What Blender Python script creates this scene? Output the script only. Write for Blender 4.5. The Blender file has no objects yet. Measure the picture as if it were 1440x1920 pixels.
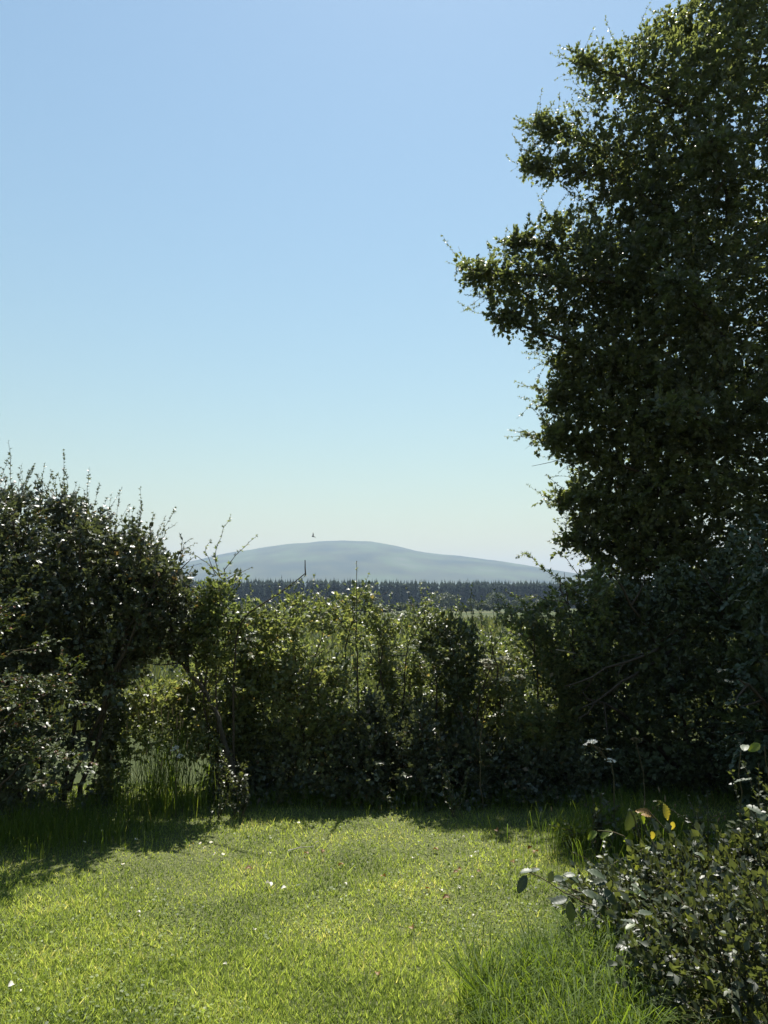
import bpy, math
import numpy as np
from mathutils import Vector, Matrix

rng = np.random.default_rng(7)
scn = bpy.context.scene
COL = scn.collection

# ------------------------------------------------------------------ camera
F = 1387.0                    # focal length in pixels of the 1440x1920 photograph
EYE = 1.7
PITCH = math.atan(160.0 / F)
cam_d = bpy.data.cameras.new('camera')
cam_d.sensor_width = 36.0
cam_d.lens = 36.0 * F / 1920.0
cam_d.clip_start = 0.05
cam_d.clip_end = 20000
cam = bpy.data.objects.new('camera', cam_d)
COL.objects.link(cam)
cam.location = (0, 0, EYE)
cam.rotation_euler = (math.pi / 2 + PITCH, 0, 0)
scn.camera = cam

# ------------------------------------------------------------------ light
SUN_EL, SUN_AZ = math.radians(62), math.radians(9)      # azimuth to the right of the view
SUN = Vector((math.sin(SUN_AZ) * math.cos(SUN_EL), math.cos(SUN_AZ) * math.cos(SUN_EL), math.sin(SUN_EL)))
w = bpy.data.worlds.new('World')
scn.world = w
w.use_nodes = True
nt = w.node_tree
bg = nt.nodes['Background']
sky = nt.nodes.new('ShaderNodeTexSky')
sky.sky_type = 'NISHITA'
sky.sun_disc = False
sky.sun_elevation = SUN_EL
sky.sun_rotation = SUN_AZ
sky.altitude = 50
sky.air_density = 2.2
sky.dust_density = 0.4
sky.ozone_density = 4.6
tint = nt.nodes.new('ShaderNodeMix')
tint.data_type = 'RGBA'
tint.blend_type = 'MULTIPLY'
tint.inputs[0].default_value = 1.0
tint.inputs[7].default_value = (.965, .99, .958, 1)
nt.links.new(sky.outputs[0], tint.inputs[6])
nt.links.new(tint.outputs[2], bg.inputs[0])
bg.inputs[1].default_value = 0.05
sd = bpy.data.lights.new('sun', 'SUN')
sd.energy = 5.0
sd.angle = math.radians(0.53)
sd.color = (1.0, 0.955, 0.88)
so = bpy.data.objects.new('sun', sd)
COL.objects.link(so)
so.rotation_euler = (-SUN).to_track_quat('-Z', 'Y').to_euler()
so.location = (0, 0, 30)

vs = scn.view_settings
scn.display_settings.display_device = 'sRGB'
vs.view_transform = 'Standard'
vs.look = 'None'
vs.gamma = 1.0
vs.use_curve_mapping = False
vs.exposure = 1.22
cy = scn.cycles
cy.use_denoising = True
cy.max_bounces = 8
cy.diffuse_bounces = 3
cy.glossy_bounces = 2
cy.transmission_bounces = 4
cy.transparent_max_bounces = 8
cy.volume_bounces = 0
cy.sample_clamp_indirect = 6.0
cy.caustics_reflective = False
cy.caustics_refractive = False

# ------------------------------------------------------------------ helpers
CP, SP = math.cos(PITCH), math.sin(PITCH)


def P(px, py, Y):
    """world point seen at pixel (px, py) of the photograph, Y metres in front of the camera"""
    zc = -(py - 960.0) / F
    yy = CP - zc * SP
    zz = SP + zc * CP
    k = Y / yy
    return np.array([(px - 720.0) / F * k, Y, EYE + zz * k])


def nrm(a):
    return a / np.maximum(np.linalg.norm(a, axis=-1, keepdims=True), 1e-9)


_waves = [(nrm(rng.normal(size=3)) * k, rng.uniform(0, 6.28), a) for k, a in
          [(1.7, 1), (2.3, 1), (2.9, 1), (4.1, .8), (5.2, .8), (6.7, .7), (8.5, .6), (11., .5), (14., .4)]]


def noise3(p, s=1.0):
    r = np.zeros(len(p))
    for k, ph, a in _waves:
        r += a * np.sin(p @ (k * s) + ph)
    return r / 2.1          # roughly unit variance


class Geo:
    def __init__(self):
        self.V, self.T, self.M, self.A, self.n = [], [], [], [], 0

    def add(self, v, t, m=0, a=0.5):
        v = np.asarray(v, float).reshape(-1, 3)
        t = np.asarray(t, np.int64).reshape(-1, 3)
        self.V.append(v)
        self.T.append(t + self.n)
        self.M.append(np.full(len(t), m) if np.isscalar(m) else np.asarray(m))
        self.A.append(np.full(len(v), a) if np.isscalar(a) else np.asarray(a))
        self.n += len(v)
        return self

    def arrays(self):
        return (np.concatenate(self.V), np.concatenate(self.T), np.concatenate(self.M), np.concatenate(self.A))

    def mesh(self, name, mats, smooth=False):
        v, t, m, a = self.arrays()
        me = bpy.data.meshes.new(name)
        me.vertices.add(len(v))
        me.vertices.foreach_set('co', v.astype(np.float32).ravel())
        me.loops.add(len(t) * 3)
        me.loops.foreach_set('vertex_index', t.astype(np.int32).ravel())
        me.polygons.add(len(t))
        me.polygons.foreach_set('loop_start', np.arange(0, len(t) * 3, 3, dtype=np.int32))
        me.polygons.foreach_set('material_index', m.astype(np.int32))
        if smooth:
            me.polygons.foreach_set('use_smooth', np.ones(len(t), bool))
        at = me.attributes.new('tint', 'FLOAT', 'POINT')
        at.data.foreach_set('value', a.astype(np.float32))
        for x in mats:
            me.materials.append(x)
        me.update(calc_edges=True)
        return me

    def build(self, name, mats, parent=None, smooth=False, **props):
        return link(name, self.mesh(name, mats, smooth), parent, **props)


def link(name, me, parent=None, **props):
    o = bpy.data.objects.new(name, me)
    COL.objects.link(o)
    if parent is not None:
        o.parent = parent
        o.matrix_parent_inverse = Matrix.Translation(parent.location).inverted()
    for k, v in props.items():
        o[k] = v
    return o


def thing(name, label, cat, loc, group=None):
    o = bpy.data.objects.new(name, None)
    COL.objects.link(o)
    o.empty_display_size = 0.1
    o.location = tuple(float(c) for c in loc)
    o['label'] = label
    o['category'] = cat
    if group:
        o['group'] = group
    return o


def tube(g, pts, rad, seg=6, m=0, a=0.5):
    pts = np.asarray(pts, float)
    n = len(pts)
    rad = np.broadcast_to(np.asarray(rad, float), (n,))
    tan = nrm(np.gradient(pts, axis=0))
    ref = np.array([0.31, 0.95, 0.05])
    x = nrm(np.cross(tan, ref))
    y = np.cross(tan, x)
    th = np.arange(seg) / seg * 2 * np.pi
    v = pts[:, None] + rad[:, None, None] * (np.cos(th)[None, :, None] * x[:, None] + np.sin(th)[None, :, None] * y[:, None])
    v = v.reshape(-1, 3)
    i = np.arange(n - 1)[:, None] * seg
    j = np.arange(seg)[None]
    k = (j + 1) % seg
    q = np.stack([i + j, i + k, i + seg + k, i + seg + j], -1).reshape(-1, 4)
    t = np.concatenate([q[:, [0, 1, 2]], q[:, [0, 2, 3]]])
    g.add(v, t, m, a)
    return g


def spline(ctrl, n, wob=0.0):
    """smooth curve through control points with some wobble"""
    c = np.asarray(ctrl, float)
    if len(c) == 2:
        c = np.array([c[0], (c[0] + c[1]) / 2, c[1]])
    d = np.concatenate([[0], np.cumsum(np.linalg.norm(np.diff(c, axis=0), axis=1))])
    u = np.linspace(0, d[-1], n)
    # Catmull-Rom
    out = []
    for s in u:
        k = min(max(np.searchsorted(d, s) - 1, 0), len(c) - 2)
        f = (s - d[k]) / max(d[k + 1] - d[k], 1e-9)
        p0 = c[max(k - 1, 0)]; p1 = c[k]; p2 = c[k + 1]; p3 = c[min(k + 2, len(c) - 1)]
        out.append(0.5 * ((2 * p1) + (-p0 + p2) * f + (2 * p0 - 5 * p1 + 4 * p2 - p3) * f * f + (-p0 + 3 * p1 - 3 * p2 + p3) * f ** 3))
    out = np.array(out)
    if wob:
        w_ = rng.normal(0, wob, (n, 3))
        w_[0] = 0
        out += w_
    return out


# ------------------------------------------------------------------ materials
def new_mat(name):
    m = bpy.data.materials.new(name)
    m.use_nodes = True
    n = m.node_tree
    return m, n, n.nodes['Principled BSDF'], n.nodes['Material Output']


def ramp(n, stops):
    r = n.nodes.new('ShaderNodeValToRGB')
    while len(r.color_ramp.elements) < len(stops):
        r.color_ramp.elements.new(0.5)
    for e, (p, c) in zip(r.color_ramp.elements, stops):
        e.position = p
        e.color = (*c, 1)
    return r


def leaf_mat(name, stops, trans=0.35, tcol=(2.2, 2.0, 0.8), rough=0.38, spec=0.5, patch=0.0):
    m, n, b, out = new_mat(name)
    at = n.nodes.new('ShaderNodeAttribute')
    at.attribute_name = 'tint'
    src = at.outputs['Fac']
    if patch:
        ge = n.nodes.new('ShaderNodeNewGeometry')
        no = n.nodes.new('ShaderNodeTexNoise')
        no.inputs['Scale'].default_value = 1.7
        no.inputs['Detail'].default_value = 5
        n.links.new(ge.outputs['Position'], no.inputs['Vector'])
        mr = n.nodes.new('ShaderNodeMapRange')
        mr.inputs[1].default_value = 0.3
        mr.inputs[2].default_value = 0.7
        mr.inputs[3].default_value = -patch
        mr.inputs[4].default_value = patch
        n.links.new(no.outputs[0], mr.inputs[0])
        ad = n.nodes.new('ShaderNodeMath')
        n.links.new(src, ad.inputs[0])
        n.links.new(mr.outputs[0], ad.inputs[1])
        src = ad.outputs[0]
    r = ramp(n, stops)
    n.links.new(src, r.inputs[0])
    n.links.new(r.outputs[0], b.inputs['Base Color'])
    b.inputs['Roughness'].default_value = rough
    b.inputs['Specular IOR Level'].default_value = spec
    mul = n.nodes.new('ShaderNodeMix')
    mul.data_type = 'RGBA'
    mul.blend_type = 'MULTIPLY'
    mul.clamp_result = False
    mul.inputs[0].default_value = 1
    n.links.new(r.outputs[0], mul.inputs[6])
    mul.inputs[7].default_value = (*tcol, 1)
    tr = n.nodes.new('ShaderNodeBsdfTranslucent')
    n.links.new(mul.outputs[2], tr.inputs[0])
    mx = n.nodes.new('ShaderNodeMixShader')
    mx.inputs[0].default_value = trans
    n.links.new(b.outputs[0], mx.inputs[1])
    n.links.new(tr.outputs[0], mx.inputs[2])
    n.links.new(mx.outputs[0], out.inputs[0])
    return m


def plain_mat(name, c0, c1, scale=20., rough=0.85, bump=0.3, spec=0.2, dist=0.01):
    m, n, b, out = new_mat(name)
    tc = n.nodes.new('ShaderNodeTexCoord')
    no = n.nodes.new('ShaderNodeTexNoise')
    no.inputs['Scale'].default_value = scale
    no.inputs['Detail'].default_value = 8
    n.links.new(tc.outputs['Object'], no.inputs['Vector'])
    r = ramp(n, [(0.3, c0), (0.7, c1)])
    n.links.new(no.outputs[0], r.inputs[0])
    n.links.new(r.outputs[0], b.inputs['Base Color'])
    b.inputs['Roughness'].default_value = rough
    b.inputs['Specular IOR Level'].default_value = spec
    if bump:
        bp = n.nodes.new('ShaderNodeBump')
        bp.inputs['Strength'].default_value = bump
        bp.inputs['Distance'].default_value = dist
        n.links.new(no.outputs[0], bp.inputs['Height'])
        n.links.new(bp.outputs[0], b.inputs['Normal'])
    return m


M_HAW = leaf_mat('hawthorn_leaf', [(0, (.048, .062, .036)), (.55, (.086, .105, .052)), (.93, (.12, .14, .058)), (1, (.16, .11, .055))], trans=.5, tcol=(2.3, 2.2, 1.1), rough=.43, spec=.85)
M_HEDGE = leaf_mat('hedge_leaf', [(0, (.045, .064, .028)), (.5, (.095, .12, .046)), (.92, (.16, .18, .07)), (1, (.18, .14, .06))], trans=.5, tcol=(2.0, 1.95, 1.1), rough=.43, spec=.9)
M_HEDGE_SHADED = leaf_mat('shaded_hedge_leaf', [(0, (.038, .050, .032)), (.6, (.068, .084, .046)), (.95, (.10, .115, .058)), (1, (.13, .09, .045))], trans=.28, tcol=(2.0, 1.9, 1.0), rough=.43, spec=.7)  # left hedge's shade put into the colour: darker, less translucent hedge leaf
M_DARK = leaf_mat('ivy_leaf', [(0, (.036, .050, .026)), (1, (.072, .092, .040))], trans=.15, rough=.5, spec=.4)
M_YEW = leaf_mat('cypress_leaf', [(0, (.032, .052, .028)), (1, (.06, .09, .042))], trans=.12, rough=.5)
M_ROSE = leaf_mat('rose_leaf', [(0, (.035, .055, .02)), (.8, (.07, .09, .035)), (1, (.16, .05, .03))], trans=.3, rough=.42, spec=.45)
M_BRAM = leaf_mat('bramble_leaf', [(0, (.030, .042, .022)), (.75, (.065, .082, .038)), (.9, (.09, .115, .04)), (1, (.13, .16, .04))], trans=.42, rough=.44, spec=.6)
M_BIGL = leaf_mat('bramble_big_leaf', [(0, (.022, .038, .018)), (.75, (.05, .07, .032)), (1, (.09, .12, .03))], trans=.2, rough=.5, spec=.5)
M_LIME = leaf_mat('young_leaf', [(0, (.08, .12, .02)), (1, (.15, .19, .03))], trans=.55, rough=.45)
M_YELL = leaf_mat('yellow_leaf', [(0, (.27, .25, .04)), (1, (.34, .30, .05))], trans=.55, tcol=(1.7, 1.5, .8), rough=.5)
M_BROWNL = leaf_mat('dry_leaf', [(0, (.15, .075, .02)), (1, (.26, .15, .03))], trans=.2, tcol=(1.3, 1.1, .9), rough=.6)
M_PALE = leaf_mat('bleached_leaf', [(0, (.50, .46, .38)), (1, (.62, .58, .50))], trans=.2, tcol=(1., 1., 1.), rough=.55)
M_LAWN = leaf_mat('lawn_grass', [(0, (.065, .095, .029)), (.4, (.175, .222, .060)), (.75, (.275, .32, .09)), (1, (.42, .38, .19))],
                  trans=.5, tcol=(2.0, 2.0, 1.0), rough=.5, spec=.35, patch=.34)
M_LONG = leaf_mat('long_grass', [(0, (.045, .08, .016)), (.8, (.10, .145, .03)), (.94, (.14, .16, .04)), (1, (.30, .25, .12))], trans=.5, tcol=(2., 1.9, .7), rough=.6, spec=.18)
M_MEAD = leaf_mat('meadow_grass', [(0, (.05, .066, .026)), (.7, (.085, .10, .038)), (1, (.19, .165, .09))], trans=.4, tcol=(1.6, 1.5, .8), rough=.5)
M_BARK = plain_mat('bark', (.03, .026, .022), (.075, .065, .052), 30, bump=.6)
M_TWIG = plain_mat('twig_bark', (.035, .028, .022), (.07, .055, .042), 40, bump=0)
M_CANE = plain_mat('green_cane', (.05, .055, .022), (.11, .08, .05), 30, bump=0)
M_DEAD = plain_mat('dead_wood', (.22, .20, .17), (.36, .33, .28), 30, bump=.2)
M_FLOW = plain_mat('white_flower', (.62, .60, .52), (.78, .76, .70), 60, bump=0)
M_CREAM = plain_mat('cream_flower', (.30, .29, .20), (.46, .44, .34), 60, bump=0)
M_SEED = plain_mat('seed_head', (.16, .11, .06), (.26, .19, .11), 60, bump=0)
M_YDISC = plain_mat('yellow_disc', (.6, .42, .03), (.7, .5, .05), 60, bump=0)
M_BIRD = plain_mat('bird_feather', (.02, .02, .022), (.05, .05, .05), 60, bump=0)

# ------------------------------------------------------------------ leaf shapes (along +Y, facing +Z)
RHO_V = np.array([[0, 0, 0], [-.34, .46, .10], [0, 1, -.06], [.34, .46, .10]], float)
RHO_T = np.array([[0, 2, 1], [0, 3, 2]])
TRI_V = np.array([[0, 0, 0], [-.17, .42, .03], [.17, .42, .03], [0, 1, -.06], [-.50, .60, .10], [.50, .60, .10]], float)
TRI_T = np.array([[0, 2, 1], [1, 2, 3], [0, 1, 4], [0, 5, 2]])
OVAL_V = np.array([[0, 0, 0], [-.33, .45, .07], [0, .5, 0], [.33, .45, .07], [0, 1, -.08]], float)
OVAL_T = np.array([[0, 2, 1], [0, 3, 2], [1, 2, 4], [2, 3, 4]])
LOB_V = np.array([[0, 0, 0], [.10, .28, .03], [.50, .50, .09], [.22, .62, .04], [.36, .86, .05], [0, 1, -.08],
                  [-.36, .86, .05], [-.22, .62, .04], [-.50, .50, .09], [-.10, .28, .03], [0, .5, 0]], float)
LOB_T = np.array([[10, i, (i + 1) % 10] for i in range(10)])


def frame(d, up):
    """rotation matrices whose columns are x, d, z; arrays (N,3)"""
    y = nrm(d)
    z = nrm(up - (up * y).sum(-1, keepdims=True) * y)
    x = np.cross(y, z)
    return np.stack([x, y, z], -1)


def put(g, tv, tt, pos, d, up, size, m, tint):
    """copies of one small template at N places"""
    R = frame(d, up)
    v = np.einsum('nij,vj->nvi', R, tv) * np.reshape(size, (-1, 1, 1)) + pos[:, None]
    N, k = len(pos), len(tv)
    t = tt[None] + (np.arange(N) * k)[:, None, None]
    g.add(v.reshape(-1, 3), t.reshape(-1, 3), m, np.repeat(np.broadcast_to(tint, (N,)), k))


def sprig(L, nodes, per, size, r, spread=60, lobed=False, flop=.5, stem=.0016, curve=.12, oval=False):
    """a twig along +Y that carries nodes*per leaves"""
    g = Geo()
    t = np.linspace(0, 1, 2)
    pts = np.stack([curve * L * t * t * r.normal(), L * t, curve * L * t * t * r.normal()], -1)
    tube(g, pts, stem * (1.15 - t), 3, 1, .5)
    n = nodes * per
    u = np.clip((np.repeat(np.arange(nodes), per) + .5 + r.normal(0, .15, n)) / nodes, .02, 1.0)
    pos = np.stack([np.interp(u, t, pts[:, i]) for i in range(3)], -1)
    ang = np.repeat(np.arange(nodes), per) * 2.4 + r.uniform(-1.2, 1.2, n)
    th = np.radians(np.clip(r.normal(spread, 18, n), 10, 110)) * (1.05 - .5 * u)
    d = np.stack([np.sin(th) * np.cos(ang), np.cos(th), np.sin(th) * np.sin(ang) * .75], -1)
    up = np.array([0, 0, 1.]) + r.normal(0, flop, (n, 3))
    s = size * r.uniform(.6, 1.15, n)
    tv, tt = (TRI_V, TRI_T) if lobed else (OVAL_V, OVAL_T) if oval else (RHO_V, RHO_T)
    put(g, tv, tt, pos, d, up, s, 0, r.uniform(0, 1, n))
    return g.arrays()


def scatter(g, temps, pos, d, up, scale, dt):
    """many sprigs: each position picks one of the templates"""
    pick = rng.integers(0, len(temps), len(pos))
    for i, (tv, tt, tm, ta) in enumerate(temps):
        s = np.where(pick == i)[0]
        if not len(s):
            continue
        R = frame(d[s], up[s])
        v = np.einsum('nij,vj->nvi', R, tv) * scale[s][:, None, None] + pos[s][:, None]
        t = tt[None] + (np.arange(len(s)) * len(tv))[:, None, None]
        a = np.clip(ta[None] * .8 + dt[s][:, None], 0, 1)
        a = np.where(ta[None] > .985, 1.0, np.minimum(a, .93))
        g.add(v.reshape(-1, 3), t.reshape(-1, 3), np.tile(tm, len(s)), a.ravel())


def in_poly(q, poly):
    x, z = q[:, 0], q[:, 1]
    r = np.zeros(len(q), bool)
    n = len(poly)
    for i in range(n):
        (x0, z0), (x1, z1) = poly[i], poly[(i + 1) % n]
        if z0 == z1:
            continue
        c = (z0 > z) != (z1 > z)
        r ^= c & (x < (x1 - x0) * (z - z0) / (z1 - z0) + x0)
    return r


def edge_dist(q, poly):
    best = np.full(len(q), 1e9)
    n = len(poly)
    for i in range(n):
        a, b = poly[i], poly[(i + 1) % n]
        ab = b - a
        t = np.clip(((q - a) @ ab) / max(ab @ ab, 1e-9), 0, 1)
        best = np.minimum(best, np.linalg.norm(q - a - t[:, None] * ab, axis=1))
    return best


def world_poly(px, Y):
    return np.array([P(x, y, Y)[[0, 2]] for x, y in px])


def fill(poly_px, Y, T, n, holes=(), edge=.15, slope=1.0, clump=.6, nscale=1.0, zmin=.03, shell=.5, lean=0.0, dens=None, back=.4, inset=0.):
    """n points inside a body whose outline in the plane y=Y is poly and whose half depth is at most T"""
    poly = world_poly(poly_px, Y)
    hp = [world_poly(h, Y) for h in holes]
    lo, hi = poly.min(0), poly.max(0)
    out = []
    tot = 0
    while tot < n:
        q = rng.uniform(lo, hi, (n * 2, 2))
        q = q[in_poly(q, poly)]
        for h in hp:
            q = q[~in_poly(q, h)]
        q = q[q[:, 1] > zmin]
        d = edge_dist(q, poly)
        half = np.minimum(T, edge + slope * d)
        u = rng.uniform(-1, 1, len(q))
        sh = rng.uniform(size=len(q)) < shell
        u = np.where(sh, np.sign(u) * np.abs(u) ** .35, u)
        y = Y + np.where(u > 0, u * back, u) * half + lean * (q[:, 1] - 1.0)
        p = np.stack([q[:, 0], y, q[:, 1]], -1)
        keep = (d > inset * rng.uniform(.5, 1.5, len(p))) & (noise3(p, nscale) + rng.normal(0, .5, len(p)) > clump * 1.2 - 1.1 - .9 * (d < .12))
        if dens is not None:
            keep &= rng.uniform(size=len(p)) < dens(p, d)
        p = p[keep]
        out.append(p)
        tot += len(p)
    return np.concatenate(out)[:n], poly


def outward(pos, skel, up=.45, rnd=.7):
    """directions away from the nearest skeleton point"""
    best = np.full(len(pos), 1e9)
    vec = np.zeros_like(pos)
    for s in skel:
        dv = pos - s
        dd = (dv ** 2).sum(1)
        k = dd < best
        best[k] = dd[k]
        vec[k] = dv[k]
    return nrm(nrm(vec) + np.array([0, 0, up]) + rng.normal(0, rnd, pos.shape))


def poly_area(p):
    x, z = p[:, 0], p[:, 1]
    return abs(np.dot(x, np.roll(z, -1)) - np.dot(z, np.roll(x, -1))) / 2


def shoot_geo(g, pts, size, per_m=60, spread=55, lobed=True, r0=.004, taper=True, tip_small=.6, start=.15, tint=.5):
    """one long leafy shoot along pts"""
    n = len(pts)
    L = np.linalg.norm(np.diff(pts, axis=0), axis=1).sum()
    tube(g, pts, np.linspace(r0, r0 * .3, n), 4, 1, .5)
    k = max(int(L * per_m), 3)
    u = np.sort(rng.uniform(start, 1, k))
    pos = np.stack([np.interp(u, np.linspace(0, 1, n), pts[:, i]) for i in range(3)], -1)
    tan = nrm(np.stack([np.interp(u, np.linspace(0, 1, n), nrm(np.gradient(pts, axis=0))[:, i]) for i in range(3)], -1))
    side = nrm(np.cross(tan, rng.normal(size=(k, 3))))
    th = np.radians(np.clip(rng.normal(spread, 18, k), 15, 100))[:, None]
    d = np.cos(th) * tan + np.sin(th) * side
    up = np.array([0, -.2, 1.]) + rng.normal(0, .5, (k, 3))
    tv, tt = (TRI_V, TRI_T) if lobed else (OVAL_V, OVAL_T)
    s = size * rng.uniform(.6, 1.15, k) * (1 - (1 - tip_small) * u)
    put(g, tv, tt, pos, d, up, s, 0, np.clip(rng.uniform(0, .93, k) * .7 + tint * .3, 0, .93))


DENS = 2.0
HAW_T = [sprig(rng.uniform(.14, .26), 5, 3, .062, rng) for _ in range(8)]
HAW_L = [sprig(rng.uniform(.14, .26), 5, 3, .066, rng, lobed=True) for _ in range(3)]
HED_T = [sprig(rng.uniform(.10, .22), 5, 3, .045, rng, stem=.0012) for _ in range(8)]
HED_L = [sprig(rng.uniform(.12, .24), 5, 3, .047, rng, lobed=True, stem=.0012) for _ in range(3)]
IVY_T = [sprig(rng.uniform(.10, .18), 5, 3, .050, rng, flop=.8) for _ in range(5)]
ROSE_T = [sprig(rng.uniform(.10, .17), 6, 2, .042, rng, oval=True, spread=50, flop=.35) for _ in range(6)]


def bush(name, label, cat, base, poly, Y, T, lai, temps, leaf_area, mats, limbs=(), shoots=(), holes=(), group=None,
         clump=.6, nscale=1.0, edge=.12, slope=1.0, shell=.5, dt=.0, up=.45, rnd=.7, shoot_size=.045, r0=.02,
         loosemat=None, extra_skel=(), zmin=.03, foliage='foliage', scale=(.75, 1.2), lean=0.0, per_m=60, trunk=None, dens=None, auto=0, auto_dir=None, auto_len=(.15, .45), xlim=2.2, back=.4, inset=0., bough=0, bough_r=.12):
    root = thing(name, label, cat, base, group)
    skel = [np.asarray(s, float) for s in extra_skel]
    if trunk is not None:
        tp = spline([P(*c) for c in trunk[0]], 16, trunk[2] if len(trunk) > 2 else .012)
        tube(Geo(), tp, .1)
        g = Geo()
        tube(g, tp, np.linspace(trunk[1], trunk[1] * .25, len(tp)), 9, 0)
        g.build('trunk', [M_BARK], root, smooth=True)
        skel += list(tp[4:])
    for ln in limbs:
        ctrl = [P(*c) for c in ln]
        pts = spline(ctrl, 12, .012)
        g = Geo()
        tube(g, pts, np.linspace(r0, r0 * .25, len(pts)), 6, 0)
        for k in range(3, 11, 2):                      # side twigs
            e = pts[k] + nrm(nrm(pts[k] - pts[k - 1]) + rng.normal(0, .8, 3)) * rng.uniform(.15, .4)
            tube(g, spline([pts[k], (pts[k] + e) / 2 + rng.normal(0, .02, 3), e], 5), np.linspace(r0 * .4, r0 * .1, 5), 4, 0)
        g.build('branch', [M_TWIG], root, smooth=True)
        skel += list(pts[4:])
    a = poly_area(world_poly(poly, Y))
    nl = sum(len(t[0]) for t in temps) / len(temps)
    n = int(lai * DENS * a / (leaf_area))
    pos, wp = fill(poly, Y, T, n, holes, edge, slope, clump, nscale, zmin, shell, lean, dens, back, inset)
    if bough and limbs:           # leafy boughs follow the limbs
        ex = []
        for ln in limbs:
            pts = spline([P(*c) for c in ln], 12)
            L = np.linalg.norm(np.diff(pts, axis=0), axis=1).sum()
            k = int(bough * L)
            u = 1 - rng.uniform(0, 1, k) ** 1.3 * .6
            c = np.stack([np.interp(u, np.linspace(0, 1, 12), pts[:, i]) for i in range(3)], -1)
            ex.append(c + rng.normal(0, 1, (k, 3)) * (bough_r * (1.35 - u))[:, None] * np.array([1, 1.2, .8]))
        pos = np.concatenate([pos] + ex)
        n = len(pos)
    if not skel:
        skel = [np.array([*(wp.mean(0)[:1]), Y, wp.mean(0)[1]])]
    d = outward(pos, skel, up, rnd)
    g = Geo()
    upv = np.array([0, 0, 1.]) + rng.normal(0, .35, pos.shape)
    scatter(g, temps, pos - d * .06, d, upv, rng.uniform(*scale, n), np.clip(rng.normal(dt, .12, n) + .12 * noise3(pos, .8), -.3, .5))
    g.build(foliage, mats, root, kind='stuff')
    for sh in shoots:
        ctrl = sh[0]
        pts = spline([P(*c) for c in ctrl], 9, .006)
        sg = Geo()
        opt = sh[1] if len(sh) > 1 else {}
        shoot_geo(sg, pts, opt.get('size', shoot_size), opt.get('per_m', per_m), opt.get('spread', 55), r0=opt.get('r0', .004), start=opt.get('start', .12))
        sg.build('shoot', mats, root)
    if auto:                      # small shoots breaking the outline
        seg = np.roll(wp, -1, 0) - wp
        sl = np.linalg.norm(seg, axis=1)
        cw = np.sign(np.dot(wp[:, 0], np.roll(wp[:, 1], -1)) - np.dot(wp[:, 1], np.roll(wp[:, 0], -1)))
        made = 0
        while made < auto:
            i = rng.choice(len(wp), p=sl / sl.sum())
            q = wp[i] + seg[i] * rng.uniform()
            nr = np.array([seg[i][1], -seg[i][0]]) / max(sl[i], 1e-6) * cw
            if q[1] < .9 or q[0] > xlim * Y / 7 or q[1] > 1.7 + 1.1 * Y or nr[1] < -.75 or abs(q[0]) > .56 * Y:
                continue
            L = rng.uniform(*auto_len)
            dd = nrm(1.2 * np.array([nr[0], rng.normal(0, .3), nr[1]]) + np.array(auto_dir if auto_dir else (0, 0, .25)) + rng.normal(0, .35, 3))
            a0 = np.array([q[0] - nr[0] * .12, Y + rng.normal(0, .12), q[1] - nr[1] * .12])
            pts = spline([a0, a0 + dd * (L + .12) * .5 + rng.normal(0, .02, 3), a0 + dd * (L + .12) + np.array([0, 0, rng.normal(0, .05)])], 6)
            sg = Geo()
            shoot_geo(sg, pts, shoot_size, rng.uniform(45, 110), rng.uniform(45, 65), r0=.003, start=.05)
            sg.build('shoot', mats, root)
            made += 1
    return root


# ------------------------------------------------------------------ terrain
def gz(x, y):
    """ground height"""
    x = np.asarray(x, float); y = np.asarray(y, float)
    near = .012 * np.sin(x * 1.3 + .5) * np.sin(y * .9) + .006 * np.sin(x * 3.1) * np.cos(y * 2.3)
    t = np.clip((y - 12) / 480, 0, 1)
    far = -5.3 * (t * t * (3 - 2 * t)) ** .8
    und = np.clip((y - 15) / 100, 0, 1) * .25 * np.sin(x * .05 + 1) * np.sin(y * .04)
    return near * np.clip((9 - y) / 3, 0, 1) + far + und


def grid(xs, ys, zf):
    X, Y_ = np.meshgrid(xs, ys)
    Z = zf(X, Y_)
    v = np.stack([X, Y_, Z], -1).reshape(-1, 3)
    ny, nx = X.shape
    i = np.arange(ny - 1)[:, None] * nx + np.arange(nx - 1)[None]
    q = np.stack([i, i + 1, i + nx + 1, i + nx], -1).reshape(-1, 4)
    return v, np.concatenate([q[:, [0, 1, 2]], q[:, [0, 2, 3]]])


def ground_mat():
    m, n, b, out = new_mat('field_ground')
    ge = n.nodes.new('ShaderNodeNewGeometry')
    mp = n.nodes.new('ShaderNodeMapping')
    mp.inputs['Scale'].default_value = (.02, .035, 1)
    n.links.new(ge.outputs['Position'], mp.inputs[0])
    n1 = n.nodes.new('ShaderNodeTexNoise')
    n1.inputs['Scale'].default_value = 1
    n1.inputs['Detail'].default_value = 8
    n.links.new(mp.outputs[0], n1.inputs['Vector'])
    r1 = ramp(n, [(.3, (.035, .046, .018)), (.5, (.05, .062, .022)), (.62, (.075, .075, .034)), (.75, (.05, .045, .027))])
    n.links.new(n1.outputs[0], r1.inputs[0])
    n2 = n.nodes.new('ShaderNodeTexNoise')
    n2.inputs['Scale'].default_value = 2.5
    n2.inputs['Detail'].default_value = 8
    n.links.new(ge.outputs['Position'], n2.inputs['Vector'])
    mix = n.nodes.new('ShaderNodeMix')
    mix.data_type = 'RGBA'
    mix.blend_type = 'OVERLAY'
    mix.inputs[0].default_value = .6
    n.links.new(r1.outputs[0], mix.inputs[6])
    n.links.new(n2.outputs[0], mix.inputs[7])
    n.links.new(mix.outputs[2], b.inputs['Base Color'])
    b.inputs['Roughness'].default_value = .95
    b.inputs['Specular IOR Level'].default_value = .1
    return m


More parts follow.
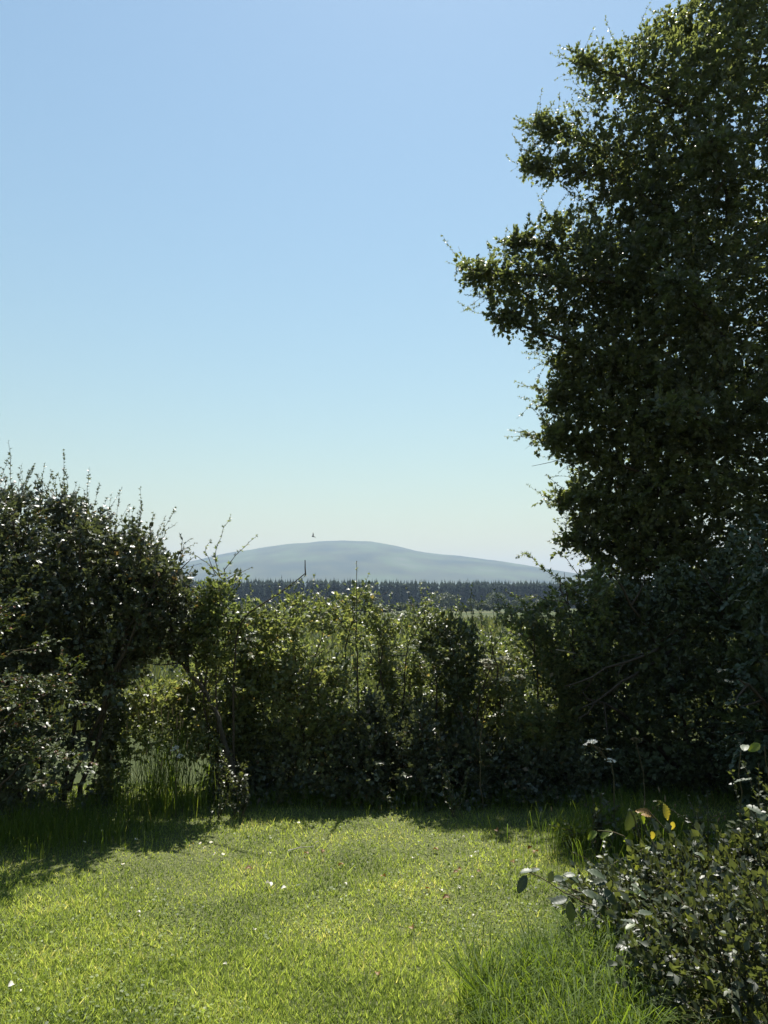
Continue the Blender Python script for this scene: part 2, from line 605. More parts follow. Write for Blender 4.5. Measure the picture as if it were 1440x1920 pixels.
ys = np.concatenate([np.linspace(-25, 12, 38), 12 + np.geomspace(.5, 6288, 95)])
xs = np.sign(np.linspace(-1, 1, 121)) * (np.abs(np.linspace(-1, 1, 121)) ** 3) * 5800
g = Geo()
g.add(*grid(xs, ys, lambda x, y: gz(x, y) - .004))
g.build('ground', [ground_mat()], smooth=True, kind='structure')

lawn_m = plain_mat('lawn_thatch', (.045, .055, .02), (.13, .145, .05), 55, bump=1.0, dist=.03)
g = Geo()
g.add(*grid(np.linspace(-6.5, 6, 60), np.linspace(-3, 6.9, 48), lambda x, y: gz(x, y) + .002))
g.build('lawn', [lawn_m], smooth=True, kind='structure')

# hill on the skyline
RIDGE = [(-400, 1112), (0, 1100), (200, 1082), (340, 1062), (430, 1043), (510, 1032), (580, 1022), (620, 1019), (650, 1018), (690, 1019), (740, 1027),
         (800, 1040), (860, 1046), (920, 1056), (1000, 1067), (1060, 1078), (1160, 1092), (1400, 1108), (1800, 1114)]
HY = 3800.
rw = np.array([P(x, y, HY) for x, y in RIDGE])


def hill_z(x, y):
    top = np.interp(x * HY / np.maximum(y, 1) * .25 + x * .75, rw[:, 0], rw[:, 2])
    s = (y - HY) / np.where(y < HY, 1500., 1500.)
    prof = np.clip(1 - s * s, 0, 1) ** 1.1
    p = np.stack([x.ravel() * .0022, y.ravel() * .0022, np.zeros(x.size)], -1)
    nz = noise3(p, 1.0).reshape(x.shape) * 9 * np.clip(np.abs(s) * 2.2, 0, 1)
    nz2 = noise3(p * 4 + 3, 1.0).reshape(x.shape) * 2.2
    return -6 + (top + 6 + nz + nz2) * prof


hm, hn, hb, ho = new_mat('hill_heather')
ge = hn.nodes.new('ShaderNodeNewGeometry')
mp = hn.nodes.new('ShaderNodeMapping')
mp.inputs['Scale'].default_value = (.004, .003, .01)
hn.links.new(ge.outputs['Position'], mp.inputs[0])
no = hn.nodes.new('ShaderNodeTexNoise')
no.inputs['Scale'].default_value = 1.5
no.inputs['Detail'].default_value = 9
hn.links.new(mp.outputs[0], no.inputs['Vector'])
r = ramp(hn, [(.35, (.045, .055, .04)), (.5, (.07, .075, .045)), (.62, (.08, .10, .05)), (.72, (.11, .115, .085))])
hn.links.new(no.outputs[0], r.inputs[0])
hn.links.new(r.outputs[0], hb.inputs['Base Color'])
hb.inputs['Roughness'].default_value = 1
hb.inputs['Specular IOR Level'].default_value = 0
g = Geo()
g.add(*grid(np.linspace(-3800, 3800, 180), np.linspace(HY - 1520, HY + 1520, 80), hill_z))
g.build('hill', [hm], smooth=True, kind='structure')

# ------------------------------------------------------------------ far conifer plantation
M_CON = leaf_mat('spruce_needles', [(0, (.009, .016, .011)), (1, (.016, .026, .016))], trans=.02, rough=.9, spec=.05)


def conifer_geo(r):
    g = Geo()
    tube(g, [(0, 0, 0), (0, 0, .5), (0, 0, .97)], [.012, .008, .002], 5, 1)
    tiers = 9
    for k in range(tiers):
        f = k / (tiers - 1)
        z = .10 + .86 * f + (r.uniform(-.035, .035) if 0 < k < tiers - 1 else 0)
        R = (.19 * (1 - f) ** .36 + .012) * r.uniform(.85, 1.15)
        h = .21 * (1 - .5 * f) * r.uniform(.8, 1.2)
        nb = 9
        ph = r.uniform(0, 6.28)
        th = ph + np.arange(nb) / nb * 6.283 + r.normal(0, .12, nb)
        tip = np.stack([R * np.cos(th) * r.uniform(.7, 1.15, nb), R * np.sin(th) * r.uniform(.7, 1.15, nb), z - h * r.uniform(.4, .8, nb)], -1)
        th2 = th + .35
        inn = np.stack([R * .45 * np.cos(th2), R * .45 * np.sin(th2), np.full(nb, z - h * .25)], -1)
        v = np.concatenate([[[0, 0, z + h * .6]], tip, inn])
        t = []
        for i in range(nb):
            j = (i + 1) % nb
            t += [[0, 1 + i, 1 + nb + i], [0, 1 + nb + i, 1 + j]]
        g.add(v, t, 0, r.uniform(0, 1))
    return g


CG = [conifer_geo(rng) for _ in range(9)]
CM = [c.mesh('conifer_needles', [M_CON, M_BARK]) for c in CG]
CA = [c.arrays() for c in CG]


def forest_front(x):
    return 450 + .16 * x + 6 * np.sin(x * .05)


cells = []
for row in range(5):
    for x in np.arange(-230, 231, 1.75 + .3 * row):
        xx = x + rng.normal(0, 1.6)
        cells.append((xx, forest_front(xx) + row * 5.5 + rng.normal(0, 1.2), row))
rest = Geo()
n_ind = 0
for xx, yy, row in cells:
    h = rng.normal(18.0, .5) * (1.0 if rng.uniform() > .04 else 1.05)
    if row == 0:
        h *= rng.uniform(.88, 1.0)
    h += np.interp(xx, [-140, 120], [.4, -.3])
    k = rng.integers(0, 9)
    z = float(gz(xx, yy))
    px = 720 + F * xx / yy
    if row < 2 and 330 < px < 1090 and n_ind < 290:
        o = bpy.data.objects.new('spruce_tree', CM[k])
        COL.objects.link(o)
        o.location = (xx, yy, z - .3)
        o.rotation_euler = (0, 0, rng.uniform(0, 6))
        o.scale = (h * rng.uniform(.8, 1.05), h * rng.uniform(.8, 1.05), h)
        o['label'] = 'dark spruce in the long far plantation below the blue hill'
        o['category'] = 'spruce tree'
        o['group'] = 'spruces of the far plantation'
        n_ind += 1
    else:
        if not (200 < px < 1250):
            if row > 1:
                continue
        v, t, m, a = CA[k]
        rest.add(v * np.array([h * .92, h * .92, h]) + np.array([xx, yy, z - .3]), t, m, a)
rest.build('spruce_wood', [M_CON, M_BARK], kind='stuff', label='far rows of the dark conifer plantation under the hill', category='conifer wood')

# ------------------------------------------------------------------ round trees and scrub out in the fields
M_FAR = leaf_mat('field_tree_leaf', [(0, (.022, .034, .014)), (.6, (.042, .058, .022)), (1, (.075, .08, .032))], trans=.25, rough=.6, spec=.2)


def round_tree(px, py_top, wpx, Y, label, group='round trees in the fields', tall=1.0, tone=0.0):
    top = P(px, py_top, Y)
    z0 = float(gz(top[0], Y))
    h = top[2] - z0
    wd = wpx / F * Y
    root = thing('field_tree', label, 'tree', (top[0], Y, z0 - .1), group)
    g = Geo()
    tube(g, spline([(top[0], Y, z0 - .15), (top[0] + .1, Y, z0 + h * .35), (top[0], Y, z0 + h * .6)], 6), np.linspace(wd * .04, wd * .015, 6), 6)
    g.build('trunk', [M_BARK], root)
    n = 1500
    g = Geo()
    nl = 9
    cen = np.stack([rng.normal(0, .24, nl) * wd, rng.normal(0, .24, nl) * wd, rng.uniform(.35, .72, nl) * h], -1)
    cen[0] = (0, 0, h * .66)
    rad = rng.uniform(.2, .34, nl) * min(wd, h * 1.1)
    which = rng.integers(0, nl, n)
    d = nrm(rng.normal(size=(n, 3)))
    pos = cen[which] + d * (rad[which] * rng.uniform(.55, 1.05, n))[:, None] * np.array([1, 1, .85])
    pos[:, 2] = np.clip(pos[:, 2], .08 * h, h)
    pos += np.array([top[0], Y, z0])
    upv = nrm(d + np.array([0, 0, .5]) + rng.normal(0, .5, (n, 3)))
    put(g, OVAL_V * np.array([1.3, 1, 1]), OVAL_T, pos, nrm(rng.normal(size=(n, 3))), upv, rng.uniform(.7, 1.3, n) * wd * .085, 0,
        np.clip(rng.uniform(0, .7, n) + tone, 0, 1))
    g.build('crown', [M_FAR], root)


for a in [
    (693, 1112, 42, 330, 'broad round green tree standing just before the spruce wood'),
    (836, 1111, 40, 330, 'round tree with dense dark crown before the middle of the spruce wood'),
    (934, 1107, 42, 300, 'tall round tree with yellowish top, right of centre before the spruces'),
    (905, 1128, 40, 230, 'lower green bush close beside the tall round tree'),
    (985, 1118, 46, 260, 'dusky round bush at the right end of the far field'),
    (1040, 1120, 60, 220, 'dark field bush half hidden behind the right hand hedge'),
    (480, 1122, 44, 260, 'pale domed willow bush beside the leafy upright shoots'),
    (520, 1131, 50, 210, 'low dusky thicket in the field left of the bare bent twig'),
    (570, 1138, 46, 240, 'low dark thicket behind the arched bare branch'),
    (618, 1134, 40, 260, 'small dark field bush below the spruces left of centre'),
    (668, 1136, 44, 220, 'grey green field bush behind the thin straight sapling'),
    (735, 1134, 46, 215, 'spreading olive bush in the middle of the far field'),
    (782, 1128, 38, 250, 'small round bush between two larger field trees'),
    (862, 1136, 50, 190, 'low spreading bush before the dark crowned tree'),
    (400, 1126, 60, 230, 'wide field bush half hidden by the thin upright shrub'),
    (330, 1122, 60, 240, 'field tree glimpsed through the left hedge top'),
    (450, 1132, 54, 170, 'low dark field bush just right of the thin upright shrub'),
    (548, 1126, 40, 280, 'dusky field bush under the bend of the bare cane'),
    (598, 1140, 56, 165, 'wide low bush at the near edge of the field scrub belt'),
    (645, 1124, 36, 290, 'small rounded tree left of the broad one before the spruces'),
    (716, 1138, 60, 165, 'wide dusky bush in front of the broad round tree'),
    (762, 1136, 44, 200, 'low bush between the spreading olive bush and the dark round trees'),
    (806, 1122, 38, 300, 'dim round tree left of the dark crowned tree'),
    (812, 1140, 50, 160, 'low nearer bush below the dark crowned tree'),
    (884, 1122, 36, 300, 'small round tree between the dark crowned and the tall yellowish tree'),
    (950, 1134, 56, 170, 'low bush before the tall round yellowish tree'),
    (1010, 1132, 54, 180, 'dark low field bush near the right sapling'),
]:
    round_tree(*a, tone=rng.uniform(-.05, .25))

# ------------------------------------------------------------------ meadow beyond the hedge
def blades(n, x, y, h, wd, lean, tone, segs=1, tip=0.0, face=None, z=None):
    """grass blades as bent triangles; arrays of length n"""
    az = rng.uniform(0, 2 * np.pi, n)
    la = rng.uniform(0, 2 * np.pi, n)
    z = gz(x, y) if z is None else z
    b = np.stack([x, y, z - .004], -1)
    side = np.stack([np.cos(az), np.sin(az), np.zeros(n)], -1) * (wd / 2)[:, None]
    ld = np.stack([np.cos(la), np.sin(la), np.zeros(n)], -1) * (lean * h)[:, None]
    upv = np.stack([np.zeros(n), np.zeros(n), h], -1)
    if segs == 1:
        v = np.stack([b - side, b + side, b + upv * .95 + ld], 1)
        t = np.array([[0, 1, 2]])
    elif segs == 2:
        mid = b + upv * .6 + ld * .35
        v = np.stack([b - side, b + side, mid + side * .8, mid - side * .8, b + upv * .95 + ld], 1)
        t = np.array([[0, 1, 2], [0, 2, 3], [3, 2, 4]])
    else:
        m1 = b + upv * .45 + ld * .18
        m2 = b + upv * .85 + ld * .62
        tp = b + upv * (1.0 - tip)[:, None] + ld * (1 + .35 * tip)[:, None]
        v = np.stack([b - side * .8, b + side * .8, m1 + side, m1 - side, m2 + side * .7, m2 - side * .7, tp], 1)
        t = np.array([[0, 1, 2], [0, 2, 3], [3, 2, 4], [3, 4, 5], [5, 4, 6]])
    k = v.shape[1]
    tt = t[None] + (np.arange(n) * k)[:, None, None]
    return v.reshape(-1, 3), tt.reshape(-1, 3), np.repeat(np.clip(tone, 0, 1), k)


n = 32000
y = 9.3 * np.exp(rng.uniform(0, 1, n) * math.log(70 / 9.3))
x = rng.uniform(-.62, .62, n) * y
h = rng.uniform(.18, .5, n) * (1 + .3 * np.sin(x * .7) * np.sin(y * .4))
g = Geo()
v, t, a = blades(n, x, y, h, .004 + .0016 * y, rng.uniform(.1, .7, n), rng.beta(2, 2, n) * .9, 2)
g.add(v, t, 0, a)
g.build('meadow_grass', [M_MEAD], kind='stuff', label='rough sunlit meadow grass in the field beyond the hedge', category='grass')

# ------------------------------------------------------------------ lawn grass
n = 385000
yy = 1 / rng.uniform(1 / 7.0, 1 / 2.3, n)
xx = rng.uniform(-1, 1, n) * (.62 * yy + .45)
p0 = np.stack([xx, yy, np.zeros(n)], -1)
pn = noise3(p0, 1.4)
keep = rng.uniform(size=n) < .9 + .08 * pn
xx, yy, pn = xx[keep], yy[keep], pn[keep]
n = len(xx)
h = rng.gamma(5, .0039, n) * np.clip(1 + .24 * pn, .55, 1.7) + .005
g = Geo()
v, t, a = blades(n, xx, yy, h, rng.uniform(.0032, .0062, n) * (1 + .12 * yy), rng.uniform(.1, 1.0, n), np.where(rng.uniform(size=n) < .04, rng.uniform(.8, 1, n), rng.beta(2.2, 2.2, n) * .85), 1)
g.add(v, t, 0, a)
# clover and small weeds between the blades
n2 = 20000
yy = 1 / rng.uniform(1 / 6.6, 1 / 2.4, n2)
xx = rng.uniform(-.63, .63, n2) * yy
k = noise3(np.stack([xx + 9, yy, np.zeros(n2)], -1), 1.1) > .45
xx, yy = xx[k], yy[k]
pos = np.stack([xx, yy, gz(xx, yy) + rng.uniform(.008, .03, len(xx))], -1)
dd = nrm(np.stack([rng.normal(size=len(xx)), rng.normal(size=len(xx)), rng.normal(0, .2, len(xx))], -1))
put(g, OVAL_V * np.array([1.3, 1, 1]), OVAL_T, pos, dd, np.array([0, 0, 1.]) + rng.normal(0, .35, (len(xx), 3)), rng.uniform(.010, .022, len(xx)), 0, rng.uniform(.1, .5, len(xx)))
g.build('lawn_grass', [M_LAWN], kind='stuff', label='short mown sunlit grass of the lawn', category='grass')

# ------------------------------------------------------------------ right hand hawthorn tree
TREE = [(1660, -130), (1300, -130), (1284, 5), (1262, 38), (1235, 60), (1205, 40), (1190, 80), (1150, 84), (1120, 112), (1074, 104), (1090, 142), (1112, 170), (1100, 222),
        (1050, 238), (996, 222), (1020, 252), (1000, 285), (990, 312), (1032, 352), (1090, 360), (1106, 412), (1028, 402), (975, 432), (946, 455),
        (968, 494), (867, 494), (854, 524), (896, 534), (916, 582), (966, 600), (1022, 621), (1078, 634), (1020, 648), (1024, 684), (1046, 710),
        (1012, 726), (1016, 762), (1046, 784), (1008, 796), (1010, 842), (1064, 870), (1074, 902), (1028, 938), (1062, 964), (1070, 990), (1048, 1016),
        (1092, 1034), (1100, 1090), (1130, 1200), (1180, 1300), (1660, 1300)]
TY = 9.2
trunk = [(1500, 1440, TY + .8), (1490, 1150, TY + .9), (1500, 850, TY + .8), (1480, 500, TY + .7), (1500, 200, TY + .6), (1480, -60, TY + .5)]
tl = [
    [(1490, 700, TY + .7), (1375, 700, TY + .3), (1250, 560, TY - .3), (1050, 520, TY - .4), (872, 512, TY - .3)],
    [(1490, 800, TY + .7), (1375, 800, TY + .3), (1220, 720, TY - .4), (1060, 640, TY - .3), (930, 592, TY - .2)],
    [(1490, 600, TY + .7), (1378, 600, TY + .3), (1240, 500, TY + .3), (1080, 470, TY + .1), (955, 456, TY)],
    [(1490, 480, TY + .7), (1378, 480, TY + .3), (1260, 400, TY - .4), (1130, 330, TY - .2), (985, 312, TY)],
    [(1490, 330, TY + .7), (1372, 330, TY + .3), (1240, 300, TY + .2), (1110, 270, TY), (1005, 232, TY)],
    [(1490, 250, TY + .7), (1368, 250, TY + .3), (1280, 200, TY - .4), (1180, 150, TY - .2), (1082, 114, TY)],
    [(1490, 150, TY + .7), (1364, 150, TY + .3), (1320, 90, TY), (1260, 40, TY)],
    [(1490, 900, TY + .7), (1370, 900, TY + .3), (1240, 830, TY + .2), (1120, 780, TY), (1022, 750, TY)],
    [(1490, 960, TY + .7), (1372, 960, TY + .3), (1230, 900, TY - .5), (1110, 850, TY - .2), (1016, 822, TY)],
    [(1490, 1050, TY + .7), (1380, 1050, TY + .3), (1250, 1000, TY - .3), (1140, 950, TY - .1), (1038, 940, TY)],
    [(1490, 1120, TY + .7), (1385, 1120, TY + .3), (1260, 1080, TY - .5), (1160, 1020, TY - .2), (1060, 1014, TY)],
    [(1490, 420, TY + .7), (1380, 420, TY + .3), (1360, 360, TY - .9), (1330, 260, TY - 1.5)],
    [(1490, 650, TY + .7), (1380, 650, TY + .3), (1330, 600, TY - 1.0), (1260, 520, TY - 1.5)],
    [(1490, 850, TY + .7), (1375, 850, TY + .3), (1330, 800, TY - 1.0), (1250, 760, TY - 1.6)],
    [(1490, 500, TY + .7), (1380, 500, TY + .3), (1480, 420, TY - .3), (1560, 300, TY)],
    [(1490, 800, TY + .7), (1380, 800, TY + .3), (1480, 700, TY - .5), (1580, 620, TY)],
]
tsh = [
    ([(1010, 255, TY), (975, 305, TY), (948, 292, TY)], {}),
    ([(1030, 330, TY), (1000, 330, TY), (970, 334, TY)], {}),
    ([(1240, 110, TY), (1215, 70, TY), (1206, 32, TY)], {'per_m': 80}),
    ([(1215, 80, TY), (1170, 82, TY), (1146, 92, TY)], {}),
    ([(1290, 60, TY), (1275, 25, TY), (1258, 36, TY)], {}),
    ([(1310, 60, TY), (1300, 10, TY), (1285, -20, TY)], {}),
    ([(975, 495, TY), (945, 470, TY), (921, 462, TY)], {}),
    ([(940, 510, TY), (890, 490, TY), (858, 500, TY), (852, 528, TY)], {'per_m': 150}),
    ([(980, 605, TY), (1000, 635, TY), (1018, 655, TY)], {}),
    ([(1040, 650, TY), (1015, 655, TY), (992, 664, TY)], {}),
    ([(1060, 842, TY), (1005, 822, TY), (944, 818, TY)], {}),
    ([(1070, 940, TY), (1045, 940, TY), (1024, 938, TY)], {'per_m': 110}),
    ([(1100, 150, TY), (1085, 120, TY), (1074, 104, TY)], {'per_m': 130}),
    ([(1060, 250, TY), (1025, 230, TY), (994, 224, TY)], {'per_m': 110}),
    ([(1090, 440, TY), (1050, 415, TY), (1026, 400, TY)], {'per_m': 120}),
    ([(1000, 470, TY), (970, 440, TY), (942, 452, TY)], {'per_m': 100}),
    ([(1000, 600, TY), (950, 600, TY), (914, 588, TY)], {'per_m': 140}),
    ([(1070, 640, TY - .4), (1120, 610, TY - .9), (1160, 580, TY - 1.2)], {'per_m': 110}),
    ([(1100, 1010, TY), (1065, 1012, TY), (1042, 1016, TY)], {'per_m': 100}),
    ([(1090, 370, TY), (1075, 350, TY), (1062, 372, TY)], {'per_m': 12}),
]
tree = bush('hawthorn_tree', 'tall dark hawthorn tree filling the whole right side against the sky', 'tree', P(1500, 1440, TY + .8) * np.array([1, 1, 0]),
            TREE, TY, 2.0, 3.05, HAW_T + HAW_L, 15 * .00105, [M_HAW, M_TWIG], limbs=tl, shoots=tsh, scale=(.85, 1.35), clump=.36, nscale=1.0, edge=.14, slope=.9, auto=210, auto_len=(.1, .4), xlim=3.0, back=.3, inset=.07, bough=52, bough_r=.17,
            dens=lambda p, d: np.interp(p[:, 2], [2, 4.5, 6.2, 9], [1, 1, .74, .58]) * np.where(p[:, 2] > 5.3, np.interp(d, [0, .6], [.3, 1]), np.interp(d, [0, .5], [.7, 1])) * np.interp(p[:, 0], [5.0, 5.4], [1, .6]),
            shoot_size=.055, r0=.045, up=.3, trunk=(trunk, .17))
g = Geo()
tube(g, spline([P(1095, 850, TY), P(1050, 862, TY), P(997, 874, TY)], 6, .004), np.linspace(.006, .0025, 6), 5, 0)
g.build('bare_twig', [M_TWIG], tree)
g = Geo()
tube(g, [P(1042, 1218, 6.6), P(1060, 1221, 6.62), P(1079, 1226, 6.65)], [.006, .008, .006], 6, 0)
g.build('broken_stick', [M_DEAD], tree)

# ------------------------------------------------------------------ right hand hedge under the tree
HL, HA = HED_T + HED_L, 15 * .00056
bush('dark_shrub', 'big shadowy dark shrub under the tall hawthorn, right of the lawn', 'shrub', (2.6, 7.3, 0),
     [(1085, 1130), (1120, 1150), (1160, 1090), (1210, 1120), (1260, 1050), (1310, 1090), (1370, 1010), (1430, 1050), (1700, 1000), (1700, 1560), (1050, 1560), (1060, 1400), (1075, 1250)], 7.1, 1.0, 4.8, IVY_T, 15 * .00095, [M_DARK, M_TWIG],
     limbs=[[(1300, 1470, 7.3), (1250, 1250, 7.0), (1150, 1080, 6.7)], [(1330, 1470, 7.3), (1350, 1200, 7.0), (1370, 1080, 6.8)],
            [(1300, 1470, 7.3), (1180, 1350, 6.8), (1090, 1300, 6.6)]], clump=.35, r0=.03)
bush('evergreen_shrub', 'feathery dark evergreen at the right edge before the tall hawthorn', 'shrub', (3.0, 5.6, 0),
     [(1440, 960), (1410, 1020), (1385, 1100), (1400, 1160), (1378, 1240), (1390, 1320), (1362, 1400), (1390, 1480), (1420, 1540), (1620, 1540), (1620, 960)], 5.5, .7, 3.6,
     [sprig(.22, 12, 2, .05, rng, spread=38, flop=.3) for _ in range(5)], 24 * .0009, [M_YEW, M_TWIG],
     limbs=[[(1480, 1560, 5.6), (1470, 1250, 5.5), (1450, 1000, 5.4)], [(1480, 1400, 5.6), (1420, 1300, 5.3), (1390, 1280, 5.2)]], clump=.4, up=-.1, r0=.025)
bush('hedge_shrub', 'bright leafy sapling with arching tip poking over the skyline right', 'shrub', (1.75, 7.0, 0),
     [(1010, 1130), (1040, 1112), (1075, 1095), (1110, 1060), (1140, 1110), (1140, 1300), (1060, 1320), (1000, 1240), (975, 1190), (990, 1155)], 6.9, .55, 3.0, HL, HA, [M_HEDGE, M_TWIG],
     limbs=[[(1075, 1490, 7.0), (1080, 1250, 6.9), (1050, 1080, 6.8)], [(1300, 1190, 7.0), (1200, 1230, 6.5), (1060, 1290, 6.35)],
            [(1280, 1200, 7.0), (1180, 1270, 6.5), (1085, 1345, 6.35)]],
     shoots=[([(1080, 1110, 6.7), (1030, 1075, 6.6), (985, 1040, 6.5), (968, 1046, 6.5)], {'per_m': 130, 'size': .062}),
             ([(1090, 1090, 6.7), (1065, 1050, 6.6), (1035, 1026, 6.6)], {'per_m': 60}),
             ([(1060, 1130, 6.5), (1010, 1120, 6.4), (955, 1112, 6.3)], {'per_m': 80, 'size': .055})],
     group='shrubs of the boundary hedge', clump=.7)

# ------------------------------------------------------------------ middle hedge
mid = [
    ('airy sunlit hedge shrub in the middle beneath the hill summit',
     [(440, 1172), (470, 1150), (510, 1140), (545, 1124), (580, 1128), (610, 1138), (640, 1128), (660, 1104), (690, 1102), (708, 1148), (732, 1172), (740, 1300), (745, 1520), (430, 1520), (425, 1350)], 7.0, .6, 3.1,
     [[(590, 1480, 7.0), (570, 1330, 6.9), (545, 1170, 6.8)], [(600, 1480, 7.0), (640, 1300, 6.9), (665, 1130, 6.8)], [(590, 1480, 7.0), (500, 1350, 6.8), (470, 1200, 6.8)],
      [(620, 1480, 7.0), (700, 1330, 6.9), (715, 1200, 6.8)], [(580, 1480, 6.7), (560, 1350, 6.5), (590, 1240, 6.45), (610, 1180, 6.5)]],
     [([(560, 1150, 6.7), (575, 1135, 6.6), (605, 1108, 6.6)], {}), ([(520, 1160, 6.7), (515, 1130, 6.7), (500, 1092, 6.7)], {'per_m': 30}),
      ([(600, 1165, 6.7), (600, 1135, 6.6), (596, 1098, 6.6)], {'per_m': 45}), ([(690, 1160, 6.7), (700, 1130, 6.7), (730, 1108, 6.7)], {'per_m': 25}),
      ([(640, 1170, 6.6), (620, 1140, 6.5), (580, 1105, 6.5)], {'per_m': 60}), ([(470, 1170, 6.7), (455, 1150, 6.7), (440, 1132, 6.7)], {}),
      ([(560, 1150, 6.6), (540, 1120, 6.6), (545, 1095, 6.6)], {'per_m': 50})]),
    ('low yellowish hedge shrub in the middle, left of the dark ivy clump',
     [(715, 1195), (740, 1168), (765, 1146), (790, 1134), (815, 1152), (850, 1168), (862, 1300), (860, 1540), (725, 1540), (720, 1350)], 7.2, .6, 2.9,
     [[(770, 1480, 7.2), (755, 1330, 7.1), (770, 1190, 7.0)], [(790, 1480, 7.2), (820, 1330, 7.1), (800, 1180, 7.0)], [(735, 1480, 7.0), (718, 1330, 6.9), (708, 1200, 6.8)]],
     [([(780, 1170, 7.0), (770, 1130, 6.9), (760, 1092, 6.9)], {'per_m': 35}), ([(790, 1170, 7.0), (800, 1130, 6.9), (785, 1100, 6.9)], {'per_m': 45}),
      ([(800, 1180, 7.0), (815, 1150, 6.9), (825, 1120, 6.9)], {}), ([(740, 1200, 7.0), (730, 1160, 6.9), (742, 1140, 6.9)], {'per_m': 30})]),
    ('tangled hedge shrub between the dark ivy clump and right sapling',
     [(860, 1200), (880, 1162), (905, 1155), (935, 1150), (965, 1148), (990, 1152), (1010, 1170), (1040, 1200), (1075, 1300), (1070, 1540), (860, 1540)], 7.0, .6, 3.2,
     [[(960, 1480, 7.0), (940, 1330, 6.9), (920, 1180, 6.8)], [(975, 1480, 7.0), (1010, 1330, 6.9), (1000, 1180, 6.8)], [(960, 1480, 7.0), (895, 1370, 6.8), (915, 1250, 6.45), (934, 1190, 6.4)]],
     [([(900, 1190, 6.8), (885, 1150, 6.7), (884, 1092, 6.7)], {'per_m': 40}), ([(960, 1160, 6.8), (950, 1130, 6.7), (925, 1105, 6.7)], {'per_m': 60}),
      ([(990, 1150, 6.8), (975, 1125, 6.7), (948, 1108, 6.7)], {'per_m': 90, 'size': .055}), ([(880, 1200, 6.8), (860, 1170, 6.7), (838, 1150, 6.7)], {}),
      ([(1000, 1200, 6.5), (960, 1185, 6.4), (930, 1190, 6.3)], {'per_m': 90, 'size': .055})]),
]
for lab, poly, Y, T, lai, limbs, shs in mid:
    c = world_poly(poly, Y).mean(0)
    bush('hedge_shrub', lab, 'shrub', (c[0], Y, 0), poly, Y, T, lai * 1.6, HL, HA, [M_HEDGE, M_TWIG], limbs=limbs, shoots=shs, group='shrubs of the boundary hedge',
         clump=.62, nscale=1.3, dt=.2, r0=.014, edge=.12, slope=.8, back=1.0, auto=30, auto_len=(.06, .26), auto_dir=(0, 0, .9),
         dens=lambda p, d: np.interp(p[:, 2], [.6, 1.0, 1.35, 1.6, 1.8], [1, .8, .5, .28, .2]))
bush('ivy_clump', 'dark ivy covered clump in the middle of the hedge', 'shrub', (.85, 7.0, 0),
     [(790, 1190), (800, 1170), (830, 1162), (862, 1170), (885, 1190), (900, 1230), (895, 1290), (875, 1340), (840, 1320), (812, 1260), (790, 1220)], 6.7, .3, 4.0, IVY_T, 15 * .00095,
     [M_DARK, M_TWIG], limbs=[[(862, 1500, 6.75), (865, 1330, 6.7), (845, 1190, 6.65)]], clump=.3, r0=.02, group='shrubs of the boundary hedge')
bush('undergrowth_shrub', 'low dark shrubby growth along the foot of the middle hedge', 'shrub', (.2, 6.5, 0),
     [(400, 1470), (440, 1400), (470, 1440), (530, 1350), (575, 1410), (620, 1340), (655, 1390), (700, 1300), (740, 1380), (790, 1330), (840, 1400), (880, 1360), (930, 1420), (985, 1370), (1030, 1430), (1080, 1390), (1110, 1460), (1120, 1570), (400, 1570)], 6.65, .45, 3.7, HL, HA, [M_HEDGE_SHADED, M_TWIG],
     clump=.4, edge=.15, extra_skel=[(-.8, 6.6, .2), (0, 6.6, .2), (.8, 6.6, .2), (1.5, 6.6, .2)])

# ------------------------------------------------------------------ left hedge
bush('hedge_shrub', 'big dark hedge shrub at the left edge topped by upright shoots', 'shrub', (-2.6, 6.2, 0),
     [(-190, 880), (-60, 905), (10, 915), (45, 922), (90, 940), (120, 928), (155, 955), (185, 965), (200, 1000), (240, 1000), (262, 992), (280, 1024), (305, 1045), (318, 1100), (300, 1180), (262, 1230),
      (235, 1260), (232, 1400), (240, 1560), (-190, 1560)], 6.45, .9, 4.0, HL, HA, [M_HEDGE_SHADED, M_TWIG], scale=(.85, 1.4),
     limbs=[[(80, 1500, 6.3), (60, 1250, 6.2), (20, 960, 6.0)], [(120, 1500, 6.3), (150, 1250, 6.2), (150, 980, 6.0)], [(150, 1500, 6.3), (230, 1220, 6.1), (270, 1010, 6.0)],
            [(40, 1500, 6.3), (-100, 1250, 6.2), (-200, 920, 6.0)], [(130, 1480, 6.3), (240, 1200, 6.0), (315, 1060, 6.0)]],
     shoots=[([(28, 950, 5.9), (20, 890, 5.9), (14, 826, 5.9)], {'per_m': 70}), ([(76, 960, 5.9), (78, 920, 5.9), (84, 872, 5.9)], {'per_m': 70}),
             ([(160, 980, 5.9), (162, 930, 5.9), (168, 877, 5.9)], {'per_m': 95}), ([(115, 960, 5.9), (116, 935, 5.9), (118, 912, 5.9)], {}),
             ([(258, 1010, 5.9), (262, 980, 5.9), (266, 946, 5.9)], {'per_m': 80}), ([(285, 1030, 5.9), (282, 1000, 5.9), (288, 964, 5.9)], {}),
             ([(290, 1030, 5.9), (310, 1000, 5.9), (330, 980, 5.9)], {'per_m': 45}), ([(185, 985, 5.9), (195, 970, 5.9), (215, 985, 5.9)], {}),
             ([(45, 940, 5.9), (42, 915, 5.9), (30, 885, 5.9)], {}), ([(2, 940, 5.9), (-8, 890, 5.9), (-14, 850, 5.9)], {})],
     group='shrubs of the boundary hedge', clump=.5, nscale=1.1, r0=.022, dt=.02, auto=90, auto_len=(.08, .36), auto_dir=(0, 0, .9), back=.8, inset=.04, bough=40)
